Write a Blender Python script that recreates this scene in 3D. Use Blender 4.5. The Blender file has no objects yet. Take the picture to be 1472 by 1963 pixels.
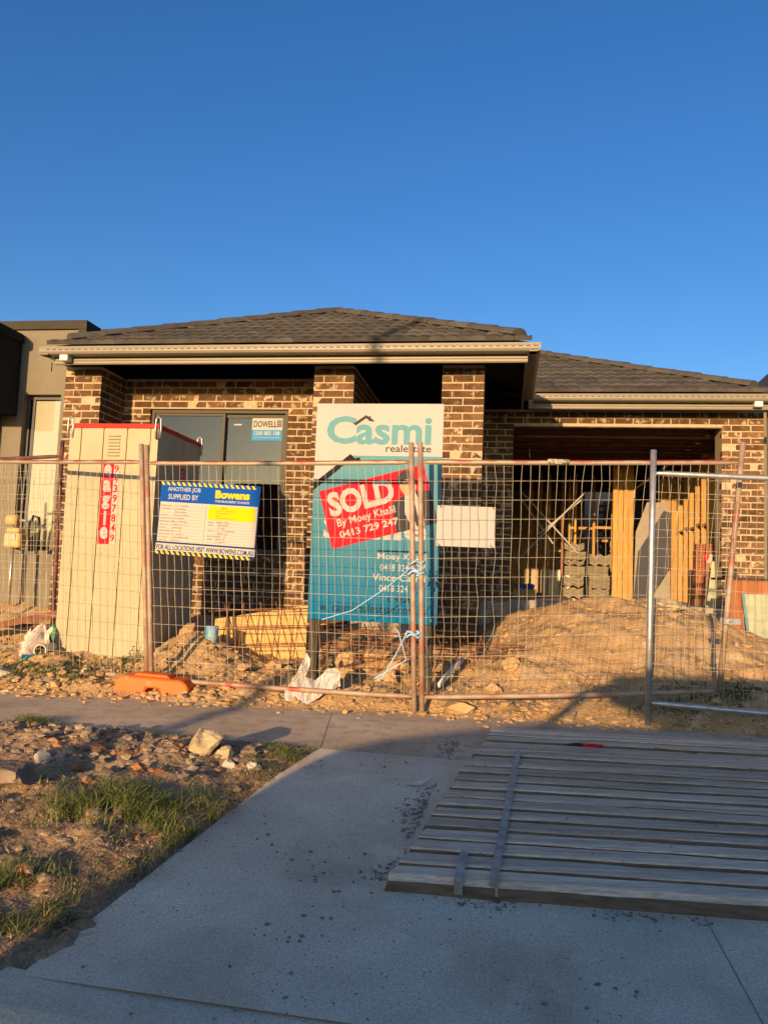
import bpy, bmesh, math, random
import numpy as np
from mathutils import Vector, Matrix, noise as mnoise

random.seed(7)
rs = np.random.RandomState(7)
SC = bpy.context.scene
COL = SC.collection
R = math.radians

# ------------------------------------------------------------------ camera
EYE = Vector((0, 0, 1.0))
PITCH, ROLL, FPX = R(4.835), R(2.268), 1484.22
F = Vector((0, math.cos(PITCH), math.sin(PITCH)))
RT = Vector((1, 0, 0))
UP = RT.cross(F)
R2 = RT * math.cos(ROLL) + UP * math.sin(ROLL)
U2 = UP * math.cos(ROLL) - RT * math.sin(ROLL)
cam = bpy.data.cameras.new('camera')
cam.sensor_fit = 'VERTICAL'
cam.sensor_height = 36.0
cam.lens = FPX / 1963 * 36.0
cam.clip_start = .05
cam.clip_end = 2000
camo = bpy.data.objects.new('camera', cam)
camo.matrix_world = Matrix.Translation(EYE) @ Matrix((R2, U2, -F)).transposed().to_4x4()
COL.objects.link(camo)
SC.camera = camo

# ------------------------------------------------------------------ sky, sun, exposure
SUN_AZ, SUN_EL = R(20), R(8.8)          # direction the light travels: to the right of straight ahead, and down
world = bpy.data.worlds.new('World')
SC.world = world
world.use_nodes = True
wn = world.node_tree
bg = wn.nodes['Background']
sky = wn.nodes.new('ShaderNodeTexSky')
sky.sky_type = 'NISHITA'
sky.sun_disc = False
sky.sun_elevation = SUN_EL
sky.sun_rotation = math.pi + SUN_AZ
sky.altitude = 0
sky.air_density = 1.0
sky.dust_density = 1.4
sky.ozone_density = 3.0
hs = wn.nodes.new('ShaderNodeHueSaturation')
hs.inputs['Saturation'].default_value = 1.22
hs.inputs['Hue'].default_value = .512
wn.links.new(sky.outputs[0], hs.inputs['Color'])
wn.links.new(hs.outputs[0], bg.inputs[0])
bg.inputs[1].default_value = 0.134
sun = bpy.data.lights.new('sun', 'SUN')
sun.energy = 5.0
sun.angle = R(0.5)
sun.color = (1.0, .64, .33)
suno = bpy.data.objects.new('sun', sun)
ld = Vector((math.sin(SUN_AZ) * math.cos(SUN_EL), math.cos(SUN_AZ) * math.cos(SUN_EL), -math.sin(SUN_EL)))
suno.rotation_euler = ld.to_track_quat('-Z', 'Y').to_euler()
suno.location = (-8, -20, 9)
COL.objects.link(suno)
SC.view_settings.view_transform = 'Standard'
SC.view_settings.look = 'None'
SC.view_settings.exposure = 0.72
SC.view_settings.gamma = 1.0
SC.view_settings.use_curve_mapping = False
SC.render.engine = 'CYCLES'
SC.cycles.max_bounces = 8
SC.cycles.transparent_max_bounces = 12
SC.cycles.use_denoising = True

# ------------------------------------------------------------------ materials
MATS = {}


def M(name, c1, c2=None, scale=6., rough=.75, metal=0., bump=0., bscale=60., lo=.4, hi=.62, detail=5., c3=None, scale3=30., lo3=.6, hi3=.7,
      jitter=0., stretch=None, spec=.4, coords='pos', trans=0., alpha=1., grain=0., gscale=150., blotch=0., blscale=.7):
    """noise-mixed procedural material; jitter varies brightness from object to object"""
    if name in MATS:
        return MATS[name]
    m = bpy.data.materials.new(name)
    m.use_nodes = True
    nt = m.node_tree
    N, L = nt.nodes, nt.links
    b = N['Principled BSDF']
    b.inputs['Roughness'].default_value = rough
    b.inputs['Metallic'].default_value = metal
    b.inputs['Specular IOR Level'].default_value = spec
    if trans:
        b.inputs['Transmission Weight'].default_value = trans
    if alpha < 1:
        b.inputs['Alpha'].default_value = alpha
    if coords == 'pos':
        vec = N.new('ShaderNodeNewGeometry').outputs['Position']
    else:
        vec = N.new('ShaderNodeTexCoord').outputs['Object']
    if stretch:
        mp = N.new('ShaderNodeMapping')
        mp.inputs['Scale'].default_value = stretch
        L.new(vec, mp.inputs['Vector'])
        vec = mp.outputs[0]
    if jitter:
        oi = N.new('ShaderNodeObjectInfo')
        ad = N.new('ShaderNodeVectorMath')
        ad.operation = 'ADD'
        cm = N.new('ShaderNodeVectorMath')
        cm.operation = 'SCALE'
        cm.inputs['Scale'].default_value = 37.
        cx = N.new('ShaderNodeCombineXYZ')
        L.new(oi.outputs['Random'], cx.inputs[0])
        L.new(cx.outputs[0], cm.inputs[0])
        L.new(vec, ad.inputs[0])
        L.new(cm.outputs[0], ad.inputs[1])
        vec = ad.outputs[0]

    def nz(sc, lo_, hi_, det):
        t = N.new('ShaderNodeTexNoise')
        t.inputs['Scale'].default_value = sc
        t.inputs['Detail'].default_value = det
        t.inputs['Roughness'].default_value = .62
        L.new(vec, t.inputs['Vector'])
        r = N.new('ShaderNodeValToRGB')
        r.color_ramp.elements[0].position = lo_
        r.color_ramp.elements[1].position = hi_
        L.new(t.outputs['Fac'], r.inputs[0])
        return r.outputs[0]

    def mix(f, a, bcol, mode='MIX'):
        x = N.new('ShaderNodeMix')
        x.data_type = 'RGBA'
        x.blend_type = mode
        if hasattr(f, 'links'):
            L.new(f, x.inputs[0])
        else:
            x.inputs[0].default_value = f
        for k, s in ((6, a), (7, bcol)):
            if hasattr(s, 'links'):
                L.new(s, x.inputs[k])
            else:
                x.inputs[k].default_value = (*s[:3], 1)
        return x.outputs[2]
    out = None
    if c2 is not None:
        out = mix(nz(scale, lo, hi, detail), c1, c2)
    if c3 is not None:
        out = mix(nz(scale3, lo3, hi3, 3), out if out is not None else c1, c3)
    for amt, gs, dt in ((grain, gscale, 3), (blotch, blscale, 7)):
        if amt:
            t = N.new('ShaderNodeTexNoise')
            t.inputs['Scale'].default_value = gs
            t.inputs['Detail'].default_value = dt
            L.new(vec, t.inputs['Vector'])
            mg = N.new('ShaderNodeMapRange')
            mg.inputs[1].default_value = .3
            mg.inputs[2].default_value = .7
            mg.inputs[3].default_value = 1 - amt
            mg.inputs[4].default_value = 1 + amt
            L.new(t.outputs['Fac'], mg.inputs[0])
            hv = N.new('ShaderNodeHueSaturation')
            L.new(mg.outputs[0], hv.inputs['Value'])
            if out is None:
                hv.inputs['Color'].default_value = (*c1, 1)
            else:
                L.new(out, hv.inputs['Color'])
            out = hv.outputs[0]
    if jitter:
        hsv = N.new('ShaderNodeHueSaturation')
        mr = N.new('ShaderNodeMapRange')
        mr.inputs[3].default_value = 1 - jitter
        mr.inputs[4].default_value = 1 + jitter
        L.new(oi.outputs['Random'], mr.inputs[0])
        L.new(mr.outputs[0], hsv.inputs['Value'])
        if out is None:
            hsv.inputs['Color'].default_value = (*c1, 1)
        else:
            L.new(out, hsv.inputs['Color'])
        out = hsv.outputs[0]
    if out is None:
        b.inputs['Base Color'].default_value = (*c1, 1)
    else:
        L.new(out, b.inputs['Base Color'])
    if bump:
        t = N.new('ShaderNodeTexNoise')
        t.inputs['Scale'].default_value = bscale
        t.inputs['Detail'].default_value = 6
        L.new(vec, t.inputs['Vector'])
        bp = N.new('ShaderNodeBump')
        bp.inputs['Strength'].default_value = 1.
        bp.inputs['Distance'].default_value = bump
        L.new(t.outputs['Fac'], bp.inputs['Height'])
        L.new(bp.outputs[0], b.inputs['Normal'])
    MATS[name] = m
    return m


m_brick = M('brick', (.128, .070, .033), (.082, .047, .026), 9, .9, spec=.15, bump=.004, bscale=45, c3=(.38, .29, .19), scale3=10, lo3=.565, hi3=.68, jitter=.4)
m_brick2 = M('brick_neighbour', (.30, .19, .11), (.22, .14, .085), 9, .9, jitter=.2)
m_mortar = M('mortar', (.44, .345, .225), (.37, .285, .18), 20, .95, spec=.1, bump=.006, bscale=50)
m_tile = M('roof_tile', (.078, .073, .064), (.055, .051, .046), 5, .85, spec=.12, bump=.002, bscale=90, jitter=.25)
m_cap = M('ridge_cap', (.084, .078, .068), (.066, .061, .054), 8, .85, spec=.12, bump=.002, bscale=80, jitter=.15)
m_under = M('roof_underlay', (.03, .022, .018), None, rough=.95)
m_gutter = M('gutter_metal', (.20, .178, .132), (.185, .165, .122), 3, .45, metal=.0, spec=.4)
m_gdark = M('gutter_slot', (.03, .028, .022), None, rough=.8)
m_whitebox = M('white_plastic', (.72, .70, .62), (.62, .60, .52), 12, .5)
m_steel = M('lintel_steel', (.16, .13, .10), (.09, .06, .04), 7, .8, spec=.1)
m_slab = M('slab_concrete', (.34, .30, .24), (.24, .20, .15), 6, .9, bump=.004)
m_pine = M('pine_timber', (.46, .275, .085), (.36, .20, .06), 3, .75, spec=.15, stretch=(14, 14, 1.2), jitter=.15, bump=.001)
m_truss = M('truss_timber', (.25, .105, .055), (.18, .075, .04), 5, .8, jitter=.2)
m_strap = M('brace_strap', (.30, .29, .27), None, rough=.6)
m_frame = M('window_frame_metal', (.075, .068, .052), None, rough=.6, spec=.15)
m_frame2 = M('dark_frame', (.055, .055, .05), None, rough=.45)
m_render = M('render_wall', (.185, .166, .124), (.167, .149, .111), 2.5, .92, spec=.1, bump=.002, bscale=120)
m_render_dk = M('render_trim', (.055, .048, .036), (.047, .041, .031), 4, .9, spec=.1)
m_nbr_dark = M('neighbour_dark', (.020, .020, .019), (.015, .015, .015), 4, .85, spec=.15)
m_blind = M('blind_fabric', (.46, .43, .33), (.43, .40, .30), 2, .8)
m_concrete = M('driveway_concrete', (.73, .61, .435), (.57, .475, .34), 1.7, .95, spec=.1, bump=.0012, bscale=160, lo=.3, hi=.72, detail=12, c3=(.52, .405, .265), scale3=2.2, lo3=.48, hi3=.72, grain=.22, gscale=130, blotch=.22, blscale=.9)
m_path = M('footpath_concrete', (.52, .42, .29), (.42, .32, .20), 1.6, .93, bump=.0015, bscale=120, lo=.35, hi=.68, detail=9, c3=(.34, .255, .16), scale3=9, lo3=.46, hi3=.72, grain=.2, gscale=110, blotch=.15, blscale=1.2)
m_joint = M('joint_dirt', (.44, .36, .25), (.30, .24, .17), 30, .95)
m_road = M('road_asphalt', (.055, .055, .055), (.04, .04, .04), 20, .9)
m_ground = M('ground_far', (.14, .12, .07), (.09, .1, .045), .6, .95)
m_soil = M('soil', (.475, .315, .15), (.365, .238, .112), 2.4, .97, spec=.05, grain=.2, gscale=70, bump=.010, bscale=40, lo=.35, hi=.65, detail=9, c3=(.54, .43, .28), scale3=6, lo3=.56, hi3=.74)
m_verge = M('verge_soil', (.35, .235, .13), (.22, .148, .085), 2.2, .97, grain=.25, gscale=90, bump=.025, bscale=22, lo=.35, hi=.65, detail=9, c3=(.26, .13, .06), scale3=1.3, lo3=.55, hi3=.66)
m_clod = M('clods', (.46, .31, .155), (.35, .23, .112), 5, .97, bump=.012, bscale=40, c3=(.50, .40, .26), scale3=9, lo3=.62, hi3=.68, spec=.05)
m_rubble = M('rubble', (.30, .235, .155), (.20, .155, .105), 6, .95, bump=.008, bscale=50, c3=(.36, .17, .075), scale3=4, lo3=.56, hi3=.62)
m_grit = M('grit', (.15, .135, .115), (.28, .25, .21), 30, .95)
m_rock = M('concrete_chunk', (.46, .37, .22), (.36, .28, .165), 8, .95, bump=.01, bscale=45)
m_rockd = M('brown_stone', (.26, .20, .13), (.16, .12, .08), 7, .95, bump=.02, bscale=25)
m_rockw = M('pale_stone', (.50, .45, .36), (.38, .34, .27), 9, .95, bump=.01, bscale=40)
m_brickbit = M('brick_fragment', (.36, .16, .06), (.28, .11, .045), 14, .95, bump=.006)
m_grass = M('grass', (.075, .11, .025), (.13, .14, .04), 9, .7)
m_straw = M('straw', (.50, .36, .17), (.34, .23, .11), 12, .85)
m_weed = M('weed_leaf', (.05, .075, .022), (.08, .095, .03), 10, .75)
m_galv = M('galvanised_steel', (.52, .51, .48), (.40, .39, .36), 14, .42, metal=.75, bump=.0006, bscale=90)
m_wire = M('fence_wire', (.36, .325, .265), (.25, .215, .165), 10, .6, metal=.2, spec=.25)
m_orange = M('orange_plastic', (.74, .125, .012), (.66, .11, .012), 5, .5, c3=(.42, .27, .14), scale3=7, lo3=.58, hi3=.72)
m_loo = M('cream_panel', blotch=.05, blscale=1.6, grain=.05, gscale=60, c1=(.385, .34, .222), c2=(.36, .315, .205), scale=2.5, rough=.6, spec=.15, c3=(.34, .265, .135), scale3=4, lo3=.62, hi3=.8)
m_loorust = M('rusted_base', (.52, .40, .2), (.30, .13, .04), 9, .85)
m_red = M('red_paint', (.50, .022, .014), (.42, .02, .014), 6, .55, spec=.15)
m_rust = M('rusty_bar', (.22, .085, .03), (.14, .05, .02), 20, .85)
m_ply = M('form_plywood', (.60, .37, .13), (.50, .29, .095), 3, .75, stretch=(1, 1, 9), bump=.001)
m_wthr = M('weathered_plank', (.72, .56, .385), (.50, .39, .265), 1.8, .95, spec=.08, stretch=(1.6, 30, 30), bump=.006, bscale=6, lo=.3, hi=.72, detail=9, jitter=.20, grain=.28, gscale=8, blotch=.28, blscale=.6, c3=(.72, .60, .45), scale3=3, lo3=.58, hi3=.75)
m_plankside = M('plank_side', (.20, .155, .105), (.13, .10, .07), 4, .95, stretch=(2, 14, 14), spec=.05)  # dark tone for grime, with the shade of the gaps coloured in
m_post = M('sign_post_timber', (.06, .05, .034), (.035, .03, .022), 12, .9, stretch=(3, 3, .8))
m_pvcb = M('blue_cap', (.10, .32, .45), (.30, .42, .45), 9, .5)
m_pvc = M('pvc_pipe', (.55, .50, .42), None, rough=.5)
m_sheet = M('white_sheet', (.52, .49, .45), (.44, .40, .34), 9, .7)
m_strapb = M('blue_strap', (.25, .42, .62), (.18, .32, .5), 12, .55)
m_teal = M('teal_cloth', (.03, .42, .45), (.02, .33, .38), 14, .8)
m_rag = M('dirty_bag', (.66, .56, .46), (.52, .43, .34), 8, .75)
m_bin = M('green_plastic', (.06, .22, .07), None, rough=.5)
m_brown = M('brown_panel', (.32, .115, .035), (.24, .08, .025), 3, .7, stretch=(8, 8, .8))
m_green = M('green_sheet', (.36, .38, .25), (.27, .31, .21), 7, .8)
m_bluedge = M('blue_edge', (.10, .20, .26), None, rough=.7)
m_ptile = M('stacked_tile', (.22, .19, .13), (.17, .145, .1), 8, .85, jitter=.2)
m_claybrick = M('extruded_brick', (.30, .105, .04), (.24, .08, .03), 8, .85, jitter=.2)
m_hole = M('brick_hole', (.02, .012, .01), None, rough=1)
m_pboard = M('plasterboard', (.27, .245, .205), (.23, .21, .175), 3, .85)
m_card = M('cardboard', (.30, .17, .08), None, rough=.8)
m_gasbox = M('gas_meter_paint', (.60, .38, .15), (.52, .33, .13), 8, .6)
m_black = M('black_plastic', (.015, .015, .015), None, rough=.5)
m_tie = M('cable_tie', (.02, .02, .02), None, rough=.5)
m_carb = M('car_paint', (.10, .10, .11), None, rough=.25, spec=.6)
m_tyre = M('tyre_rubber', (.02, .02, .02), None, rough=.85)
m_wall2 = M('far_house_wall', (.35, .30, .24), (.31, .27, .21), 1, .9)
m_roof2 = M('far_house_roof', (.07, .06, .055), None, rough=.85)
# print colours
p_white = M('print_white', (.385, .38, .37), (.36, .355, .345), 2, .75, spec=.06)
p_cream = M('print_paper', (.40, .385, .35), None, rough=.75, spec=.06)
p_red = M('print_red', (.60, .018, .03), None, rough=.75, spec=.06)
p_black = M('print_black', (.018, .018, .02), None, rough=.75, spec=.06)
p_dkgrey = M('print_charcoal', (.05, .045, .04), None, rough=.75, spec=.06)
p_logo = M('print_logo_blue', (.11, .27, .31), None, rough=.75, spec=.06)
p_blue = M('print_blue', (.005, .065, .32), None, rough=.75, spec=.06)
p_navy = M('print_navy', (.012, .03, .13), None, rough=.75, spec=.06)
p_yellow = M('print_yellow', (.62, .43, .006), None, rough=.75, spec=.06)
p_sky = M('print_sky_blue', (.05, .22, .45), None, rough=.75, spec=.06)
p_grey = M('print_grey', (.16, .14, .12), None, rough=.75, spec=.06)
p_skin = M('print_skin', (.50, .28, .17), None, rough=.75, spec=.06)
p_suit = M('print_suit', (.045, .045, .055), None, rough=.75, spec=.06)


def gradient_mat(name, z0, z1, ca, cb):
    """printed two-colour fade of the board's own artwork, along its own height"""
    m = bpy.data.materials.new(name)
    m.use_nodes = True
    N, L = m.node_tree.nodes, m.node_tree.links
    b = N['Principled BSDF']
    b.inputs['Roughness'].default_value = .75
    b.inputs['Specular IOR Level'].default_value = .06
    tc = N.new('ShaderNodeTexCoord')
    sp = N.new('ShaderNodeSeparateXYZ')
    mr = N.new('ShaderNodeMapRange')
    mr.inputs[1].default_value = z0
    mr.inputs[2].default_value = z1
    rp = N.new('ShaderNodeValToRGB')
    rp.color_ramp.elements[0].color = (*ca, 1)
    rp.color_ramp.elements[1].color = (*cb, 1)
    L.new(tc.outputs['Object'], sp.inputs[0])
    L.new(sp.outputs['Z'], mr.inputs[0])
    L.new(mr.outputs[0], rp.inputs[0])
    L.new(rp.outputs[0], b.inputs['Base Color'])
    return m


p_teal = gradient_mat('print_teal_fade', .62, 2.0, (.0015, .115, .24), (.10, .245, .275))


def pipe_mat():
    """old fence pipe: bare steel with worn red paint and rust, paint mostly left on the upper side"""
    m = bpy.data.materials.new('painted_pipe')
    m.use_nodes = True
    N, L = m.node_tree.nodes, m.node_tree.links
    b = N['Principled BSDF']
    b.inputs['Roughness'].default_value = .55
    b.inputs['Metallic'].default_value = .25
    g = N.new('ShaderNodeNewGeometry')
    sp = N.new('ShaderNodeSeparateXYZ')
    L.new(g.outputs['Normal'], sp.inputs[0])
    t = N.new('ShaderNodeTexNoise')
    t.inputs['Scale'].default_value = 7
    t.inputs['Detail'].default_value = 6
    L.new(g.outputs['Position'], t.inputs['Vector'])
    ma = N.new('ShaderNodeMath')
    ma.operation = 'MULTIPLY_ADD'
    L.new(sp.outputs['Z'], ma.inputs[0])
    ma.inputs[1].default_value = .30
    L.new(t.outputs['Fac'], ma.inputs[2])
    r = N.new('ShaderNodeValToRGB')
    e = r.color_ramp.elements
    e[0].position, e[0].color = .48, (.33, .27, .20, 1)
    e[1].position, e[1].color = .84, (.40, .03, .022, 1)
    k = r.color_ramp.elements.new(.60)
    k.color = (.24, .15, .10, 1)
    k = r.color_ramp.elements.new(.74)
    k.color = (.28, .06, .035, 1)
    L.new(ma.outputs[0], r.inputs[0])
    L.new(r.outputs[0], b.inputs['Base Color'])
    return m


m_pipe = pipe_mat()
m_pipe2 = M('worn_pipe', (.34, .27, .20), (.26, .15, .10), 6, .6, metal=.15, c3=(.34, .06, .035), scale3=3.2, lo3=.58, hi3=.70)


def glass_mat(name, tint, refl=.14, rough=.01):
    m = bpy.data.materials.new(name)
    m.use_nodes = True
    N, L = m.node_tree.nodes, m.node_tree.links
    N.remove(N['Principled BSDF'])
    out = N['Material Output']
    fr = N.new('ShaderNodeFresnel')
    fr.inputs['IOR'].default_value = 1.5
    ad = N.new('ShaderNodeMath')
    ad.operation = 'ADD'
    ad.inputs[1].default_value = refl
    L.new(fr.outputs[0], ad.inputs[0])
    tr = N.new('ShaderNodeBsdfTransparent')
    tr.inputs[0].default_value = (*tint, 1)
    gl = N.new('ShaderNodeBsdfGlossy')
    gl.inputs['Roughness'].default_value = rough
    mx = N.new('ShaderNodeMixShader')
    L.new(ad.outputs[0], mx.inputs[0])
    L.new(tr.outputs[0], mx.inputs[1])
    L.new(gl.outputs[0], mx.inputs[2])
    L.new(mx.outputs[0], out.inputs[0])
    return m


m_glass = glass_mat('window_glass', (.35, .36, .38), .02)
m_cglass = glass_mat('car_glass', (.93, .94, .93), .0)

# ------------------------------------------------------------------ mesh helpers


class MB:
    def __init__(s):
        s.v, s.f, s.mi = [], [], []

    def add(s, vs, fs, mi=0):
        o = len(s.v)
        s.v += [tuple(v) for v in vs]
        s.f += [tuple(i + o for i in f) for f in fs]
        s.mi += [mi] * len(fs)
        return s

    def box(s, x0, x1, y0, y1, z0, z1, mi=0):
        return s.add([(x0, y0, z0), (x1, y0, z0), (x1, y1, z0), (x0, y1, z0), (x0, y0, z1), (x1, y0, z1), (x1, y1, z1), (x0, y1, z1)],
                     [(0, 3, 2, 1), (4, 5, 6, 7), (0, 1, 5, 4), (1, 2, 6, 5), (2, 3, 7, 6), (3, 0, 4, 7)], mi)

    def tube(s, pts, r, n=8, mi=0, cap=True):
        pts = [Vector(p) for p in pts]
        rr = r if isinstance(r, (list, tuple)) else [r] * len(pts)
        vs, fs = [], []
        prev = None
        for i, p in enumerate(pts):
            d = (pts[min(i + 1, len(pts) - 1)] - pts[max(i - 1, 0)]).normalized()
            if prev is None:
                a = d.orthogonal().normalized()
            else:
                a = (prev - d * prev.dot(d)).normalized()
            prev = a
            b = d.cross(a)
            for k in range(n):
                t = 2 * math.pi * k / n
                vs.append(p + (a * math.cos(t) + b * math.sin(t)) * rr[i])
        for i in range(len(pts) - 1):
            for k in range(n):
                k2 = (k + 1) % n
                fs.append((i * n + k, i * n + k2, (i + 1) * n + k2, (i + 1) * n + k))
        if cap:
            fs.append(tuple(range(n - 1, -1, -1)))
            fs.append(tuple((len(pts) - 1) * n + k for k in range(n)))
        return s.add(vs, fs, mi)

    def prism(s, poly, a0, a1, axis='x', mi=0):
        """extrude a 2-D polygon along an axis; poly in the two other axes (in order)"""
        n = len(poly)
        def pt(p, a):
            return {'x': (a, p[0], p[1]), 'y': (p[0], a, p[1]), 'z': (p[0], p[1], a)}[axis]
        vs = [pt(p, a0) for p in poly] + [pt(p, a1) for p in poly]
        fs = [tuple(range(n)), tuple(range(2 * n - 1, n - 1, -1))]
        fs += [(i, i + n, (i + 1) % n + n, (i + 1) % n) for i in range(n)]
        return s.add(vs, fs, mi)

    def mesh(s, name, mats, smooth=False, recalc=True, bevel=0.):
        me = bpy.data.meshes.new(name)
        me.from_pydata(s.v, [], s.f)
        for m in (mats if isinstance(mats, (list, tuple)) else [mats]):
            me.materials.append(m)
        if any(s.mi):
            me.polygons.foreach_set('material_index', s.mi)
        if recalc or bevel:
            bm = bmesh.new()
            bm.from_mesh(me)
            if recalc:
                bmesh.ops.recalc_face_normals(bm, faces=bm.faces)
            if bevel:
                bmesh.ops.bevel(bm, geom=[e for e in bm.edges if e.calc_face_angle(0) > .5], offset=bevel, segments=1, affect='EDGES', clamp_overlap=True)
            bm.to_mesh(me)
            bm.free()
        if smooth:
            me.polygons.foreach_set('use_smooth', [True] * len(me.polygons))
        me.update()
        return me


def link(name, me, parent=None, loc=None, rot=None, scale=None, **props):
    o = bpy.data.objects.new(name, me)
    COL.objects.link(o)
    if parent is not None:
        o.parent = parent
    if loc is not None:
        o.location = loc
    if rot is not None:
        o.rotation_euler = rot
    if scale is not None:
        o.scale = scale
    for k, v in props.items():
        o[k] = v
    return o


def thing(name, label, category, loc=(0, 0, 0), rz=0., group=None, me=None):
    o = link(name, me, None, loc, (0, 0, rz), label=label, category=category)
    if group:
        o['group'] = group
    return o


def bx(name, parent, x0, x1, y0, y1, z0, z1, mat, bevel=0., **kw):
    return link(name, MB().box(x0, x1, y0, y1, z0, z1).mesh(name, mat, bevel=bevel), parent, **kw)


def tb(name, parent, pts, r, mat, n=8, smooth=True, **kw):
    return link(name, MB().tube(pts, r, n).mesh(name, mat, smooth=smooth), parent, **kw)


def fbm(x, y, z=0., oct=4):
    return mnoise.fractal(Vector((x, y, z)), 1.0, 2.0, oct)


_txt = {}


def text_verts(s, bold=0.):
    key = (s, bold)
    if key in _txt:
        return _txt[key]
    cu = bpy.data.curves.new('t', 'FONT')
    cu.body = s
    cu.size = 1
    cu.offset = bold
    cu.resolution_u = 3
    o = bpy.data.objects.new('t', cu)
    COL.objects.link(o)
    dg = bpy.context.evaluated_depsgraph_get()
    me = bpy.data.meshes.new_from_object(o.evaluated_get(dg))
    vs = [(v.co.x, v.co.y) for v in me.vertices]
    fs = [tuple(p.vertices) for p in me.polygons]
    bpy.data.objects.remove(o)
    bpy.data.curves.remove(cu)
    bpy.data.meshes.remove(me)
    _txt[key] = (vs, fs)
    return vs, fs


def text_into(mb, s, x0, x1, z0, z1, y, bold=.0, mi=0, rot=0., piv=(0, 0), shear=0.):
    """lettering scaled to fill a rectangle of the board's face (board faces -y)"""
    vs, fs = text_verts(s, bold)
    ax = [v[0] for v in vs]
    ay = [v[1] for v in vs]
    sx = (x1 - x0) / max(1e-6, max(ax) - min(ax))
    sz = (z1 - z0) / max(1e-6, max(ay) - min(ay))
    cr, sr = math.cos(rot), math.sin(rot)
    out = []
    for a, b in vs:
        X = x0 + (a - min(ax)) * sx
        Z = z0 + (b - min(ay)) * sz
        if rot:
            X, Z = piv[0] + (X - piv[0]) * cr - (Z - piv[1]) * sr, piv[1] + (X - piv[0]) * sr + (Z - piv[1]) * cr
        out.append((X, y, Z))
    mb.add(out, fs, mi)


def lettering(parent, mat, y, *items, name='lettering', rot=0., piv=(0, 0)):
    for it in items:
        mb = MB()
        text_into(mb, it[0], it[1], it[2], it[3], it[4], y, it[5] if len(it) > 5 else 0., rot=rot, piv=piv)
        o = link(name, mb.mesh(name, mat, recalc=False), parent)
    return o


def poly_face(parent, name, mat, y, *polys, rot=0., piv=(0, 0)):
    mb = MB()
    cr, sr = math.cos(rot), math.sin(rot)
    for poly in polys:
        vs = []
        for a, b in poly:
            if rot:
                a, b = piv[0] + (a - piv[0]) * cr - (b - piv[1]) * sr, piv[1] + (a - piv[0]) * sr + (b - piv[1]) * cr
            vs.append((a, y, b))
        mb.add(vs, [tuple(range(len(poly)))])
    return link(name, mb.mesh(name, mat, recalc=False), parent)


def rect(x0, x1, z0, z1):
    return [(x0, z0), (x1, z0), (x1, z1), (x0, z1)]


def ell(cx, cz, rx, rz, n=18, a0=0., a1=2 * math.pi):
    return [(cx + rx * math.cos(a0 + (a1 - a0) * i / n), cz + rz * math.sin(a0 + (a1 - a0) * i / n)) for i in range(n)]


def lump_mesh(name, mat, r=1., seed=0, sub=2, rough=.35, flat=1., cuts=0, smooth=False):
    bm = bmesh.new()
    bmesh.ops.create_icosphere(bm, subdivisions=sub, radius=r)
    rnd = random.Random(seed)
    for v in bm.verts:
        d = v.co.normalized()
        v.co = d * r * (1 + rough * fbm(d.x * 1.4 + seed * 7.1, d.y * 1.4, d.z * 1.4, 3))
    for k in range(cuts):
        n = Vector((rnd.uniform(-1, 1), rnd.uniform(-1, 1), rnd.uniform(-1, 1))).normalized()
        lim = r * rnd.uniform(.55, .75)
        for v in bm.verts:
            d = v.co.dot(n)
            if d > lim:
                v.co -= n * (d - lim)
    for v in bm.verts:
        v.co.z *= flat
    me = bpy.data.meshes.new(name)
    bm.to_mesh(me)
    bm.free()
    me.materials.append(mat)
    if smooth:
        me.polygons.foreach_set('use_smooth', [True] * len(me.polygons))
    return me


ICO = None


def scatter_lumps(name, mat, pts, sizes, flat=.7, seed=1, **props):
    """many small stones in one mesh: pts Nx3, sizes N"""
    global ICO
    if ICO is None:
        bm = bmesh.new()
        bmesh.ops.create_icosphere(bm, subdivisions=1, radius=1)
        ICO = (np.array([v.co[:] for v in bm.verts]), np.array([[v.index for v in f.verts] for f in bm.faces]))
        bm.free()
    bv, bf = ICO
    r = np.random.RandomState(seed)
    n = len(pts)
    jit = 1 + r.uniform(-.42, .35, (n, len(bv), 1))
    sc = np.stack([r.uniform(.7, 1.4, n), r.uniform(.7, 1.3, n), r.uniform(.45, 1., n) * flat], 1)
    vv = bv[None] * jit * sc[:, None, :] * np.array(sizes)[:, None, None]
    a = r.uniform(0, 6.28, n)
    ca, sa = np.cos(a)[:, None], np.sin(a)[:, None]
    x, y = vv[..., 0] * ca - vv[..., 1] * sa, vv[..., 0] * sa + vv[..., 1] * ca
    vv[..., 0], vv[..., 1] = x, y
    vv += np.array(pts)[:, None, :]
    ff = bf[None] + (np.arange(n) * len(bv))[:, None, None]
    me = bpy.data.meshes.new(name)
    me.from_pydata(vv.reshape(-1, 3).tolist(), [], ff.reshape(-1, 3).tolist())
    me.materials.append(mat)
    return link(name, me, None, **props)


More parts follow.
